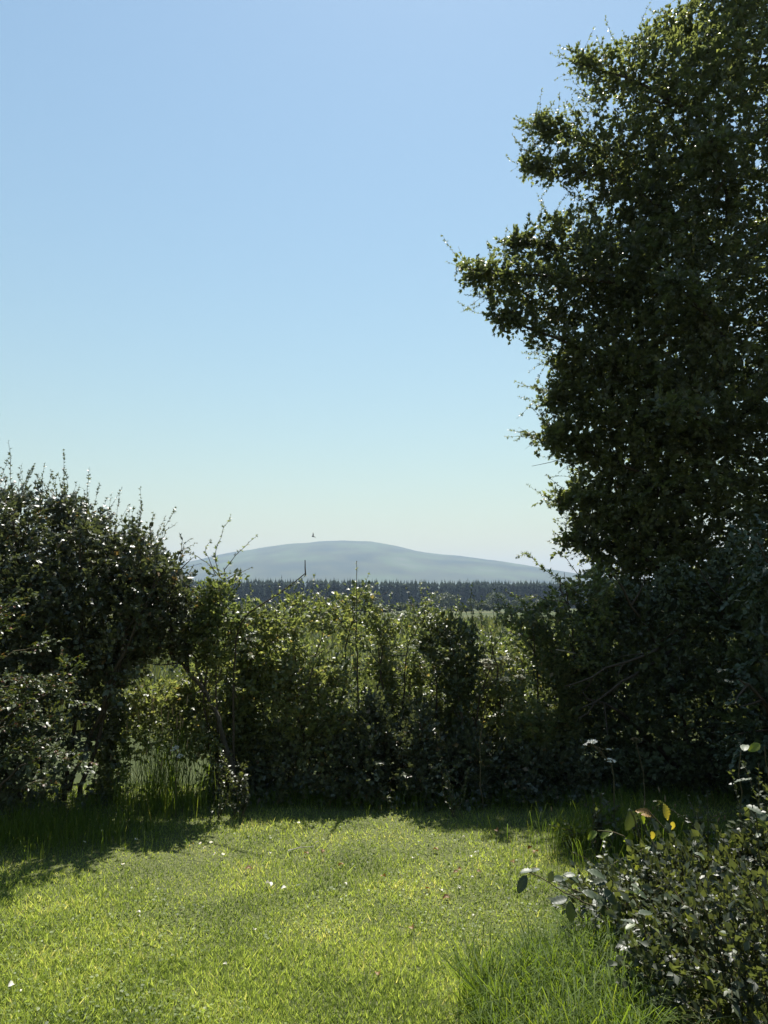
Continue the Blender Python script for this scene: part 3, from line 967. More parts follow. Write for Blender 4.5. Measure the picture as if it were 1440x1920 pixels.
bush('hedge_shrub', 'gnarled hedge shrub whose trunk leans over a gap of bright field', 'shrub', (-1.65, 6.4, 0),
     [(260, 1024), (300, 1044), (325, 1052), (342, 1080), (362, 1110), (368, 1140), (380, 1165), (370, 1210), (350, 1240), (338, 1240), (320, 1225), (270, 1232), (240, 1262), (232, 1290), (215, 1240), (230, 1100)], 6.35, .4, 6.0, HL, HA, [M_HEDGE_SHADED, M_TWIG],
     limbs=[[(385, 1300, 6.3), (350, 1255, 6.3), (322, 1228, 6.3), (280, 1180, 6.3)], [(322, 1228, 6.3), (318, 1150, 6.3), (330, 1050, 6.3)], [(350, 1255, 6.3), (352, 1200, 6.35), (345, 1100, 6.35)]],
     shoots=[([(335, 1060, 6.2), (345, 1020, 6.2), (365, 1008, 6.2)], {}), ([(330, 1050, 6.2), (340, 1030, 6.2), (338, 998, 6.2)], {})],
     trunk=([(440, 1480, 6.35), (420, 1380, 6.3), (385, 1300, 6.3), (345, 1250, 6.3)], .03), group='shrubs of the boundary hedge', clump=.6, r0=.02)
bush('hedge_shrub', 'thin upright hedge shrub with two long shoots crossing the hill', 'shrub', (-1.45, 6.4, 0),
     [(392, 1120), (404, 1085), (418, 1074), (430, 1092), (436, 1115), (430, 1135), (445, 1150), (460, 1170), (440, 1200), (425, 1250), (395, 1262), (372, 1230), (360, 1180), (385, 1130)], 6.3, .26, 6.0, HL, HA, [M_HEDGE, M_TWIG],
     limbs=[[(405, 1480, 6.4), (380, 1290, 6.35), (405, 1190, 6.3), (418, 1060, 6.3)], [(380, 1290, 6.35), (360, 1220, 6.3), (365, 1160, 6.3)], [(410, 1480, 6.4), (408, 1330, 6.35), (405, 1240, 6.3), (402, 1180, 6.3)]],
     shoots=[([(412, 1080, 6.25), (405, 1040, 6.25), (412, 1010, 6.25), (432, 967, 6.25)], {'per_m': 75}), ([(420, 1070, 6.25), (440, 1045, 6.25), (483, 1002, 6.25)], {'per_m': 60}),
             ([(415, 1085, 6.25), (380, 1050, 6.25), (350, 1035, 6.25), (338, 1048, 6.25)], {'per_m': 60}), ([(425, 1085, 6.25), (450, 1073, 6.25), (472, 1064, 6.25)], {'per_m': 10}),
             ([(405, 1080, 6.25), (385, 1030, 6.25), (400, 1012, 6.25)], {}), ([(430, 1160, 6.25), (452, 1140, 6.25), (460, 1150, 6.25)], {'per_m': 100}),
             ([(425, 1120, 6.25), (446, 1090, 6.25), (462, 1076, 6.25)], {'per_m': 60})],
     group='shrubs of the boundary hedge', clump=.5, r0=.014)
bush('hedge_shrub', 'lower hedge shrub below the bright gap, left of the middle', 'shrub', (-1.5, 6.5, 0),
     [(190, 1400), (240, 1300), (280, 1290), (330, 1296), (350, 1270), (400, 1250), (440, 1230), (470, 1260), (480, 1400), (470, 1550), (190, 1550)], 6.7, .45, 3.2, HL, HA, [M_HEDGE, M_TWIG],
     limbs=[[(330, 1490, 6.7), (310, 1400, 6.7), (290, 1310, 6.6)], [(430, 1490, 6.7), (420, 1380, 6.7), (440, 1260, 6.6)]], group='shrubs of the boundary hedge', clump=.9, r0=.012, dt=.1)

bush('bramble_bank', 'sunlit bank of brambles and weeds in the field just behind the hedge', 'bramble', (.1, 10.0, 0),
     [(330, 1230), (430, 1215), (500, 1195), (580, 1205), (650, 1190), (730, 1205), (800, 1195), (880, 1200), (960, 1185), (1060, 1190), (1160, 1180), (1260, 1200), (1300, 1420), (330, 1420)], 9.6, 1.1, .85, HL, HA,
     [M_HEDGE, M_TWIG], clump=.5, dt=.15, back=1.0, scale=(.9, 1.5), extra_skel=[(x_, 9.6, .1) for x_ in (-2, -1, 0, 1, 2, 3)], edge=.4)

# bare arching branch
bb = thing('bramble_cane', 'bare arching dark cane bending up before the spruces, with upright stub', 'cane', P(440, 1480, 6.4) * np.array([1, 1, 0]))
g = Geo()
pts = spline([P(440, 1480, 6.4), P(438, 1300, 6.3), P(450, 1172, 6.2), P(500, 1128, 6.15), P(535, 1105, 6.1), P(560, 1086, 6.1), P(573, 1076, 6.1)], 22, .003)
tube(g, pts, np.linspace(.013, .004, 22), 6, 0)
g.build('stem', [M_TWIG], bb, smooth=True)
g = Geo()
tube(g, [P(573, 1079, 6.1), P(572, 1064, 6.1), P(572, 1050, 6.1)], [.006, .005, .004], 5, 0)
g.build('stub', [M_TWIG], bb)
sg = Geo()
shoot_geo(sg, pts[8:22] + rng.normal(0, .012, (14, 3)), .045, 75, start=.05, r0=.003)
sg.build('side_shoot', [M_HEDGE, M_TWIG], bb)
tb = thing('sapling', 'thin straight leafy sapling stem rising at the middle of the hedge', 'sapling', P(668, 1480, 6.9) * np.array([1, 1, 0]))
pts = spline([P(668, 1480, 6.9), P(672, 1300, 6.6), P(668, 1160, 6.5), P(668, 1052, 6.5)], 16, .004)
g = Geo()
tube(g, pts, np.linspace(.012, .002, 16), 5, 0)
g.build('stem', [M_TWIG], tb)
g = Geo()
shoot_geo(g, pts[9:], .05, 110, start=.0, r0=.003, tip_small=.35)
g.build('shoot', [M_HEDGE, M_TWIG], tb)

# ------------------------------------------------------------------ rose-like shrub at the left edge, catching the sun
rs = [([(-40, 1340, 4.9), (60, 1300, 4.75), (150, 1318, 4.7)], 13), ([(-40, 1300, 4.9), (40, 1282, 4.8), (110, 1290, 4.75)], 14), ([(-30, 1380, 4.9), (50, 1350, 4.8), (110, 1340, 4.75)], 11),
      ([(0, 1420, 4.9), (60, 1395, 4.8), (112, 1372, 4.75)], 10), ([(60, 1430, 4.85), (100, 1412, 4.8), (144, 1436, 4.75)], 9), ([(10, 1400, 4.9), (40, 1400, 4.8), (72, 1412, 4.75)], 8),
      ([(40, 1480, 4.9), (80, 1462, 4.85), (112, 1468, 4.8)], 7), ([(-30, 1250, 4.9), (30, 1222, 4.85), (88, 1208, 4.8)], 5), ([(90, 1300, 4.85), (115, 1275, 4.8), (132, 1242, 4.8)], 8),
      ([(-40, 1180, 4.9), (-10, 1150, 4.85), (20, 1130, 4.8)], 8), ([(-40, 1330, 4.8), (-5, 1305, 4.7), (40, 1310, 4.6)], 12), ([(-30, 1280, 4.9), (10, 1270, 4.8), (60, 1275, 4.75)], 10),
      ([(-30, 1210, 4.9), (0, 1180, 4.85), (16, 1172, 4.8)], 6)]
rose = thing('rose_shrub', 'layered leafy shrub at the left edge with sunlit tips and reddish shoots', 'shrub', (-2.75, 4.9, 0))
g = Geo()
for c in ([(-60, 1560, 4.9), (-40, 1400, 4.9), (-40, 1180, 4.9)], [(-50, 1560, 4.9), (20, 1450, 4.9), (60, 1430, 4.85)], [(-60, 1560, 4.9), (-20, 1380, 4.9), (90, 1300, 4.85)]):
    tube(g, spline([P(q[0], q[1], q[2] + .25) for q in c], 10, .006), np.linspace(.013, .005, 10), 5, 0)
g.build('stem', [M_TWIG], rose, smooth=True)
for c, k in rs:
    pts = spline([P(q[0], q[1], q[2] + .25) for q in c], 9, .006)
    g = Geo()
    tube(g, pts, np.linspace(.005, .002, 9), 4, 1)
    n = int(k * 2.6)
    u = rng.uniform(.1, 1, n)
    pos = np.stack([np.interp(u, np.linspace(0, 1, 9), pts[:, i]) for i in range(3)], -1) + rng.normal(0, .03, (n, 3)) * np.array([1, 1.3, .5])
    d = nrm(nrm(pts[-1] - pts[0]) + rng.normal(0, .7, (n, 3)) * np.array([1, 1, .4]))
    scatter(g, ROSE_T, pos, d, np.array([0, -.15, 1.]) + rng.normal(0, .2, (n, 3)), rng.uniform(.6, 1., n), rng.normal(.05, .1, n))
    g.build('spray', [M_ROSE, M_CANE], rose)

# ------------------------------------------------------------------ tall grass and weeds at the hedge foot
def tall_patch(name, label, n, cx, cy, sx, sy, h0, h1, seedheads, mat=None, kind='stuff', cat='grass', wd=.0042, lean=.6):
    x = rng.normal(cx, sx, n); y = rng.normal(cy, sy, n)
    h = rng.uniform(h0, h1, n) * (1 - .35 * np.clip(np.abs(x - cx) / (2.2 * sx), 0, 1))
    g = Geo()
    v, t, a = blades(n, x, y, h, np.full(n, wd) * rng.uniform(.6, 1.3, n), rng.uniform(.05, lean, n), rng.beta(2, 2, n), 3, tip=rng.uniform(0, .3, n))
    g.add(v, t, 0, a)
    k = rng.choice(n, seedheads, replace=False)
    for i in k:
        b = np.array([x[i], y[i], 0]); tp = b + np.array([rng.normal(0, .08), rng.normal(0, .08), h[i] * 1.25])
        tube(g, [b, (b + tp) / 2, tp], [.0018, .0014, .001], 3, 0, .8)
        tube(g, [tp - (tp - b) * .12, tp - (tp - b) * .05, tp], [.002, .006, .001], 4, 1, .5)
    g.build(name, [mat or M_LONG, M_SEED], kind=kind, label=label, category=cat)


tall_patch('tall_grass', 'tall upright grass growing at the hedge foot below the bright gap', 380, P(300, 1400, 6.0)[0], 6.05, .18, .12, .35, .85, 30)
tall_patch('rough_grass', 'rough dark grass along the shaded foot of the whole hedge', 5000, .0, 6.4, 1.9, .15, .05, .2, 8)
tall_patch('shade_grass', 'rough dim grass in the shade under the left hedge', 2500, -2.5, 5.5, .5, .22, .06, .26, 6)
tall_patch('weedy_grass', 'weedy grass where the lawn meets the shade right of centre', 2200, 1.75, 5.3, .35, .25, .10, .36, 16)

# long grass tuft in the right foreground
def long_tuft(label, n, pts, h0, h1, sp):
    g = Geo()
    for (px, Y) in pts:
        for _ in range(5):
            cx = (px - 720) / F * Y + rng.normal(0, .06)
            cy = Y + rng.normal(0, .08)
            k = n // 5
            x = rng.normal(cx, sp, k); y = rng.normal(cy, sp, k)
            h = rng.uniform(h0, h1, k) * rng.uniform(.7, 1.1)
            v, t, a = blades(k, x, y, h, rng.uniform(.003, .0062, k), rng.uniform(.1, .95, k), rng.beta(2, 2, k) * .95, 3, tip=rng.uniform(0, .4, k))
            g.add(v, t, 0, a)
    g.build('long_grass', [M_LONG], kind='stuff', label=label, category='grass')


long_tuft('long bright green uncut grass spilling onto the lawn, bottom right', 600,
          [(930, 2.95), (990, 2.9), (1050, 2.9), (1110, 2.85), (1170, 2.85), (960, 3.15), (1020, 3.2), (1080, 3.2), (1140, 3.1), (1010, 3.4), (1070, 3.45), (1130, 3.4), (1190, 3.2), (1090, 2.65), (1000, 2.7), (1100, 3.65), (1170, 3.6)],
          .09, .36, .034)

# ------------------------------------------------------------------ bramble patch, bottom right
def big_leaf(nv=5, serr=.06, wid=.36, fold=.10, pleat=.03, droop=.22):
    """a pleated, toothed leaf with its midrib sunk, along +Y"""
    rows = 2 * nv + 1
    v, t = [], []
    for i in range(rows):
        f = i / (rows - 1)
        wd = wid * (2.5 * f ** .62 * (1 - f) ** .85 if 0 < f < 1 else 0)
        wd *= 1 + (serr if i % 2 else -serr)
        z = -droop * f * f
        pl = pleat * (1 if i % 2 else -1)
        sw = .10 if 0 < i < rows - 1 else 0
        for s, k in ((-1, 1), (-.5, .5), (0, 0), (.5, .5), (1, 1)):
            v.append([s * wd, f + abs(s) * sw * .6, z + fold * k * wd / wid + pl * abs(s) * (1 if abs(s) < 1 else .6) - .06 * k * k * (wd / wid)])
    for i in range(rows - 1):
        for j in range(4):
            a = i * 5 + j
            t += [[a, a + 1, a + 6], [a, a + 6, a + 5]]
    return np.array(v), np.array(t)


BL = [big_leaf(5, .06, rng.uniform(.27, .35), .10, .034, rng.uniform(.1, .35)) for _ in range(4)]


def leaf_mesh(mat, k, tint):
    g = Geo()
    g.add(*BL[k], 0, tint)
    return g.mesh('leaf', [mat], smooth=False)


BRAM_MESH = [leaf_mesh(M_BIGL, k % 4, tn) for k, tn in enumerate([.1, .3, .5, .65, .2, .45, .75, .9])]
LIME_MESH = [leaf_mesh(M_LIME, k, tn) for k, tn in enumerate([.3, .7, .9])]


def leaf_ob(me, parent, pos, d, up, size, **kw):
    R = frame(np.asarray(d, float)[None], np.asarray(up, float)[None])[0]
    o = bpy.data.objects.new('leaf', me)
    COL.objects.link(o)
    M = Matrix([[*(R[i] * size), pos[i]] for i in range(3)] + [[0, 0, 0, 1]])
    o.parent = parent
    o.matrix_parent_inverse = Matrix.Translation(parent.location).inverted()
    o.matrix_basis = M
    for k, v in kw.items():
        o[k] = v
    return o


BY = 3.75
BRAM = [(1080, 1720), (1130, 1690), (1180, 1668), (1230, 1640), (1290, 1625), (1345, 1630), (1400, 1615), (1450, 1570), (1520, 1520), (1700, 1480), (1750, 1960), (1210, 1960), (1190, 1760), (1100, 1720)]
br = thing('bramble_patch', 'mounded bramble patch with silvery glinting leaves, bottom right corner', 'bramble', (1.7, BY, 0))
SM = [sprig(rng.uniform(.12, .22), 5, 2, .041, rng, spread=65, flop=.35, oval=True) for _ in range(6)]
pos, _ = fill(BRAM, BY, .85, 2000, edge=.15, slope=1.3, clump=.7, nscale=2.2, zmin=.02)
pos2, _ = fill([(1210, 1770), (1300, 1740), (1400, 1700), (1700, 1620), (1700, 2000), (1190, 2000)], 3.1, .45, 1000, edge=.12, slope=1.0, clump=.4, nscale=2.2, zmin=.02)
pos = np.concatenate([pos, pos2])
d = outward(pos, [np.array([1.8, BY + .2, .1]), np.array([1.3, BY, .05]), np.array([2.3, BY, .4]), np.array([1.5, 3.1, 0.])], .3, .7)
g = Geo()
scatter(g, SM, pos, d, np.array([0, -.36, 1.]) + rng.normal(0, .25, pos.shape), rng.uniform(.6, 1.2, len(pos)), rng.normal(0, .12, len(pos)))
g.build('foliage', [M_BRAM, M_CANE], br, kind='stuff')
canes = [[(1250, 1760, 3.9), (1150, 1700, 3.7), (1050, 1660, 3.6)], [(1300, 1780, 3.8), (1260, 1650, 3.8), (1215, 1560, 3.9)], [(1400, 1760, 3.9), (1390, 1560, 3.9), (1385, 1400, 3.9)],
         [(1350, 1800, 3.6), (1330, 1650, 3.5), (1300, 1600, 3.4)], [(1440, 1800, 3.6), (1430, 1620, 3.5), (1410, 1500, 3.4)], [(1230, 1900, 3.2), (1210, 1750, 3.1), (1180, 1660, 3.0)],
         [(1390, 1900, 3.1), (1350, 1760, 3.0), (1320, 1700, 2.9)], [(1330, 1760, 3.8), (1270, 1620, 3.9), (1180, 1600, 4.0), (1130, 1640, 3.9)], [(1440, 1880, 3.0), (1440, 1720, 2.9), (1400, 1640, 2.9)],
         [(1420, 1760, 3.8), (1440, 1560, 3.8), (1436, 1400, 3.8)]]
cpts = []
for c in canes:
    q = [P(*k) for k in c]
    q[0][2] = max(q[0][2], 0)
    pts = spline(q, 12, .006)
    g = Geo()
    tube(g, pts, np.linspace(.005, .002, 12), 5, 0)
    g.build('cane', [M_CANE], br, smooth=True)
    cpts.append(pts)
for _ in range(34):            # straggling stems above the mound
    px_, py_ = rng.uniform(1110, 1440), rng.uniform(1640, 1760)
    b_ = P(px_, py_, rng.uniform(3.2, 4.1))
    b_[2] = max(b_[2] - .1, .02)
    e_ = b_ + np.array([rng.normal(-.05, .12), rng.normal(0, .1), rng.uniform(.12, .34)])
    q_ = spline([b_, (b_ + e_) / 2 + rng.normal(0, .02, 3), e_ + np.array([rng.normal(0, .05), 0, -.02])], 8)
    g = Geo()
    shoot_geo(g, q_, rng.uniform(.03, .05), rng.uniform(50, 90), spread=70, lobed=False, r0=.0028, start=.2)
    g.build('stem', [M_BRAM if rng.uniform() < .8 else M_HEDGE, M_CANE], br)
cpts = np.concatenate(cpts)
cand, _ = fill(BRAM, BY, .85, 1500, edge=.15, slope=1.3, clump=.2, nscale=2.2, zmin=.08, shell=1.0)
cand = cand[cand[:, 1] < BY + .3]
cand2, _ = fill([(1210, 1770), (1300, 1740), (1400, 1700), (1700, 1620), (1700, 1960), (1210, 1960)], 3.1, .45, 500, edge=.12, slope=1.0, clump=.2, zmin=.06, shell=1.0)
cand2 = cand2[cand2[:, 1] < 3.2]
sel = np.concatenate([cand[:110], cand2[:55], cpts[rng.choice(len(cpts), 70, replace=False)] + rng.normal(0, .02, (70, 3))])
for p in sel:
    base_d = nrm(np.array([rng.normal(0, 1), rng.normal(-.3, .8), rng.normal(-.1, .3)]))
    up = np.array([0, -.25, 1]) + rng.normal(0, .35, 3)
    s = rng.uniform(.04, .075)
    lim = rng.uniform() < .08
    side = nrm(np.cross(base_d, [0, 0, 1.]))
    for q, (dd, ss) in enumerate(((base_d, 1.), (nrm(base_d * .3 + side), .8), (nrm(base_d * .3 - side), .8))):
        if q and rng.uniform() < .82:
            continue
        me = LIME_MESH[rng.integers(3)] if lim else BRAM_MESH[rng.integers(8)]
        leaf_ob(me, br, p, dd, up + rng.normal(0, .15, 3), s * ss)

# the long cane that reaches over the lawn with single large leaves
rc = thing('bramble_shoot', 'bramble shoot reaching left over the lawn with large dark leaves', 'bramble', P(1180, 1770, 3.6) * np.array([1, 1, 0]))
g = Geo()
cp = spline([np.array([P(1200, 1770, 3.6)[0], 3.6, 0]), P(1150, 1720, 3.5), P(1090, 1690, 3.45), P(1060, 1672, 3.42), P(1015, 1645, 3.42), P(985, 1632, 3.42)], 14, .003)
tube(g, cp, np.linspace(.005, .002, 14), 5, 0)
g.build('cane', [M_CANE], rc, smooth=True)
for px, py, dx, dz, s, tn, upx in [(1068, 1688, .05, -1, .090, 0, (0, -1, .35)), (1066, 1684, -1, -.12, .082, 4, (.1, -.5, .8)), (1090, 1672, 1, -.15, .085, 1, (0, -.4, 1)), (1110, 1680, 1, -.3, .08, 3, (0, -.5, .9)),
                             (988, 1640, -.5, -.8, .085, 0, (-.2, -.7, .7)), (1000, 1632, -1, .1, .06, 5, (0, -.2, 1)), (1056, 1640, 1, -.25, .075, 3, (0, -.3, 1)), (1100, 1632, 1, -.2, .085, 3, (0, -.4, 1)),
                             (1140, 1650, -.9, -.1, .075, 4, (0, -.6, .8)), (1130, 1668, .7, -.6, .08, 2, (0, -.6, .7)), (992, 1636, .6, .4, .05, 5, (0, -.3, 1)), (1120, 1690, .5, -.7, .07, 1, (0, -.7, .6)),
                             (1160, 1690, -.4, -.8, .08, 1, (0, -.7, .7)), (1180, 1665, .9, -.3, .085, 3, (0, -.4, 1)), (1030, 1655, .2, .8, .05, 6, (0, -.6, .6)), (1080, 1640, -.9, .1, .06, 3, (0, -.4, 1)),
                             (1205, 1720, .9, -.1, .085, 2, (0, -.25, 1)), (1170, 1730, -.5, -.4, .07, 0, (0, -.5, 1))]:
    leaf_ob(BRAM_MESH[tn], rc, P(px, py, 3.42), np.array([dx, -.15, dz]), np.array(upx, float), s)

# ------------------------------------------------------------------ dock / butterbur with sun-struck leaves
dk = thing('dock_plant', 'drooping dock with one silver, one orange and one yellow backlit leaf', 'plant', np.array([1.45, 4.3, 0]))
def broad_leaf():
    v, t = big_leaf(6, .12, .36, .16, .05, .6)
    return v, t
BRD = broad_leaf()
FLAT = big_leaf(6, .12, .40, .10, .04, .12)
def dock_leaf(mat, px, py, Y, d, up, s, tn=.5):
    g = Geo(); g.add(*(FLAT if mat is M_YELL else BRD), 0, tn)
    leaf_ob(g.mesh('leaf', [mat]), dk, P(px, py, Y), np.array(d, float), np.array(up, float), s)
dock_leaf(M_BIGL, 1180, 1516, 4.2, (.15, -.1, -1), (.2, -.8, .6), .125, .6)
dock_leaf(M_LIME, 1195, 1525, 4.25, (.6, 0, -.5), (0, -.7, .6), .08, .3)
dock_leaf(M_LIME, 1185, 1560, 4.2, (-.3, 0, -.8), (.4, -.7, .3), .07, .4)
dock_leaf(M_YELL, 1252, 1538, 4.25, (-.1, .05, 1), (.5, -.7, .4), .085, .6)
dock_leaf(M_YELL, 1262, 1540, 4.26, (-.3, .05, -1), (.2, -.9, .2), .05, .6)
dock_leaf(M_BROWNL, 1222, 1530, 4.25, (-.8, 0, .5), (.2, -.8, .6), .075, .8)
dock_leaf(M_YELL, 1222, 1558, 4.25, (.1, 0, -1), (.1, -1, .2), .045, .2)
dock_leaf(M_BIGL, 1215, 1600, 4.1, (.6, -.1, .6), (-.4, -.8, .5), .09, .1)
dock_leaf(M_BIGL, 1210, 1616, 4.05, (1, -.1, .1), (0, -.4, 1), .08, .5)
dock_leaf(M_LIME, 1150, 1560, 4.3, (-1, 0, -.1), (0, -.5, .8), .07, .5)
dock_leaf(M_LIME, 1120, 1560, 4.35, (-.9, 0, -.4), (0, -.6, .8), .065, .3)
for c in ([(1212, 1640, 4.2), (1205, 1590, 4.2), (1190, 1535, 4.2), (1182, 1518, 4.2)], [(1285, 1600, 4.2), (1255, 1565, 4.2), (1215, 1520, 4.2)], [(1262, 1590, 4.25), (1258, 1560, 4.25), (1254, 1532, 4.25)],
          [(1200, 1640, 4.3), (1170, 1570, 4.3), (1120, 1558, 4.3)]):
    q = [P(*k) for k in c]
    q.insert(0, np.array([q[0][0] + .03, q[0][1], 0.0]))
    g = Geo(); tube(g, spline(q, 12, .002), np.linspace(.005, .003, 12), 5, 0)
    g.build('stem', [M_CANE], dk, smooth=True)

# ------------------------------------------------------------------ umbellifers
def umbel(label, base, ctrl, heads, mat, group=None):
    root = thing('hogweed', label, 'wild flower', base, group)
    g = Geo()
    pts = spline([np.array(base, float)] + [P(*c) for c in ctrl], 12, .003)
    tube(g, pts, np.linspace(.006, .003, 12), 5, 0)
    g.build('stem', [M_CANE], root, smooth=True)
    for (px, py, Y, rad, ax) in heads:
        c = P(px, py, Y); ax = nrm(np.array(ax, float))
        x = nrm(np.cross(ax, [0.2, 1, .1])); yv = np.cross(ax, x)
        g = Geo()
        foot = c - ax * rad * .9
        for k in range(26):
            rr = rad * math.sqrt(rng.uniform(.02, 1)); th = rng.uniform(0, 6.28)
            e = c + rr * (math.cos(th) * x + math.sin(th) * yv) - ax * (rr * rr / rad) * .35
            tube(g, [foot, (foot + e) / 2, e], [.0012, .001, .0008], 3, 1)
            nn = 7
            po = e + rng.normal(0, rad * .09, (nn, 3)) * (1 - .7 * np.abs(ax))
            put(g, OVAL_V * np.array([1.4, 1, 1]), OVAL_T, po, nrm(rng.normal(size=(nn, 3)) + ax * .2), ax + rng.normal(0, .3, (nn, 3)), np.full(nn, rad * .2), 0, .5)
        tube(g, [pts[-1], (pts[-1] + foot) / 2, foot], [.003, .0025, .002], 4, 1)
        g.build('flower_head', [mat, M_CANE], root)
    return root


UG = 'white umbel flowers by the hedge'
umbel('white hogweed head leaning left on a pale stalk before the dark shrub', (P(1150, 1540, 5.2)[0], 5.2, 0), [(1150, 1450, 5.2), (1135, 1420, 5.2), (1112, 1396, 5.2)],
      [(1106, 1390, 5.2, .045, (-.35, -.1, .9)), (1141, 1404, 5.2, .018, (0, 0, 1)), (1145, 1424, 5.2, .035, (.1, -.2, 1))], M_FLOW, UG)
umbel('dim hogweed with a small spent head, in the shade of the dark shrub', (P(1205, 1540, 5.6)[0], 5.6, 0), [(1208, 1470, 5.6), (1200, 1420, 5.6), (1192, 1390, 5.6)], [(1190, 1384, 5.6, .03, (0, 0, 1))], M_SEED, UG)
umbel('cluster of flat creamy umbels in tiers right of the ivy clump', (P(905, 1500, 6.2)[0], 6.2, 0), [(900, 1400, 6.2), (918, 1280, 6.15), (930, 1245, 6.1)],
      [(912, 1236, 6.1, .06, (0, -.1, 1)), (948, 1232, 6.1, .07, (.1, -.1, 1)), (944, 1270, 6.1, .05, (0, -.1, 1)), (975, 1266, 6.1, .045, (.1, 0, 1)), (915, 1247, 6.15, .04, (0, 0, 1))], M_CREAM, UG)
umbel('ragged white flower head among the tall grass at the hedge foot', (P(330, 1520, 5.9)[0], 5.9, 0), [(330, 1470, 5.9), (332, 1430, 5.9), (333, 1412, 5.9)],
      [(328, 1402, 5.9, .035, (-.1, -.4, .9)), (338, 1416, 5.9, .025, (.2, -.4, .8))], M_FLOW, UG)

# ------------------------------------------------------------------ small plants at the edge of the lawn
def leafy_weed(label, px, Y, hgt, n, size, mat, group='weeds along the lawn edge'):
    x = (px - 720) / F * Y
    root = thing('weed', label, 'weed', (x, Y, 0), group)
    stems = Geo(); fol = Geo()
    for k in range(n):
        e = np.array([x + rng.normal(0, .10), Y + rng.normal(0, .08), hgt * rng.uniform(.6, 1)])
        pts = spline([(x + rng.normal(0, .03), Y + rng.normal(0, .03), 0), (x + rng.normal(0, .05), Y, e[2] * .6), e], 8)
        tube(stems, pts, np.linspace(.0035, .0015, 8), 4, 0)
        sg = Geo(); shoot_geo(sg, pts, size, 75, lobed=False, r0=.001, start=.15)
        fol.add(*sg.arrays())
    stems.build('stem', [M_CANE], root)
    fol.build('foliage', [mat, M_CANE], root, kind='stuff')


for a in [('pale leaved weed clump at the hedge foot, left of the middle', 460, 5.9, .50, 9, .055, M_BRAM), ('leafy nettle clump by the lawn edge beneath the white hogweed', 1110, 5.1, .42, 10, .05, M_BRAM),
          ('nettle clump in the shade right of the white hogweed', 1180, 5.0, .36, 8, .05, M_BRAM), ('thin weed with upright stems at the hedge foot beneath the ivy clump', 845, 6.0, .5, 6, .035, M_HEDGE),
          ('upright yellowish weed at the hedge foot below the thin upright shrub', 420, 5.9, .62, 5, .04, M_HEDGE), ('small broad leaved weed at the lawn edge left of the dock', 1060, 5.2, .22, 8, .05, M_LIME),
          ('tall leafy weed rising above the bramble patch at the right edge', 1392, 3.9, .95, 6, .04, M_BRAM), ('dark leafy weed between dock and tall evergreen', 1300, 4.7, .5, 9, .05, M_BRAM)]:
    leafy_weed(*a)

# ------------------------------------------------------------------ fallen leaves, daisies and scraps on the lawn
def curled_leaf(r):
    v, t = big_leaf(3, .04, .38, .25, .01, 0)
    v[:, 2] += .25 * np.sin(v[:, 1] * 3) + .4 * v[:, 0] ** 2
    g = Geo(); g.add(v, t, 0, r.uniform(0, 1)); return g


def on_lawn(px, py):
    Y = 3.0
    for _ in range(30):
        p = P(px, py, Y)
        Y *= EYE / max(EYE - p[2], .05)
    return P(px, py, Y)


LF = [curled_leaf(rng).mesh('fallen_leaf', [M_BROWNL]) for _ in range(4)]
LP = [curled_leaf(rng).mesh('fallen_leaf', [M_PALE]) for _ in range(4)]


def fallen(me, px, py, s, label, group=None, name='fallen_leaf'):
    p = on_lawn(px, py)
    o = link(name, me, None, label=label, category='leaf')
    o.location = (p[0], p[1], float(gz(p[0], p[1])) + .022)
    o.scale = (s, s, s)
    o.rotation_euler = (rng.normal(0, .35), rng.normal(0, .35), rng.uniform(0, 6.28))
    if group:
        o['group'] = group


fallen(LP[0], 508, 1673, .052, 'whitish curled dry leaf lying in the middle of the lawn')
fallen(LP[1], 527, 1677, .034, 'small pale scrap of leaf just right of the whitish curled leaf')
fallen(LP[2], 26, 1856, .036, 'crumpled white leaf in the near left corner of the lawn')
fallen(LF[0], 645, 1628, .04, 'rust red leaf on the lawn beyond the whitish curled leaf')
for px, py in [(600, 1606), (580, 1608), (808, 1672), (846, 1687), (858, 1635), (850, 1642), (772, 1745), (712, 1834), (930, 1560), (990, 1595), (1000, 1640), (470, 1640), (720, 1650), (960, 1620), (905, 1640), (1010, 1600), (820, 1600)]:
    fallen(LF[rng.integers(4)], px + rng.normal(0, 2), py, rng.uniform(.03, .05), 'small rust brown leaf lying among the grass of the lawn', 'brown leaves on the lawn')
for px, py in [(770, 1614), (885, 1612), (895, 1603), (870, 1575), (690, 1678), (650, 1668), (830, 1675), (862, 1670), (880, 1650), (510, 1608), (890, 1720), (560, 1596), (545, 1601), (420, 1818), (258, 1726), (265, 1720), (40, 1866), (475, 1755), ]:
    fallen(LP[rng.integers(4)], px + rng.normal(0, 2), py, rng.uniform(.014, .026), 'tiny pale dry leaf scattered on the sunlit lawn', 'pale dry leaves on the lawn')
gd = Geo()
th = np.arange(11) / 11 * 6.283
put(gd, OVAL_V * np.array([.7, 1, 1]), OVAL_T, np.zeros((11, 3)), np.stack([np.cos(th), np.sin(th), np.full(11, .15)], -1), np.tile([0, 0, 1.], (11, 1)), .012, 0, .5)
tube(gd, [(0, 0, -.002), (0, 0, .003), (0, 0, .0045)], [.004, .0038, .001], 7, 1)
tube(gd, [(0, 0, -.05), (.001, 0, -.02), (0, 0, 0)], [.001, .001, .001], 3, 2)
DM = gd.mesh('daisy', [M_FLOW, M_YDISC, M_CANE])
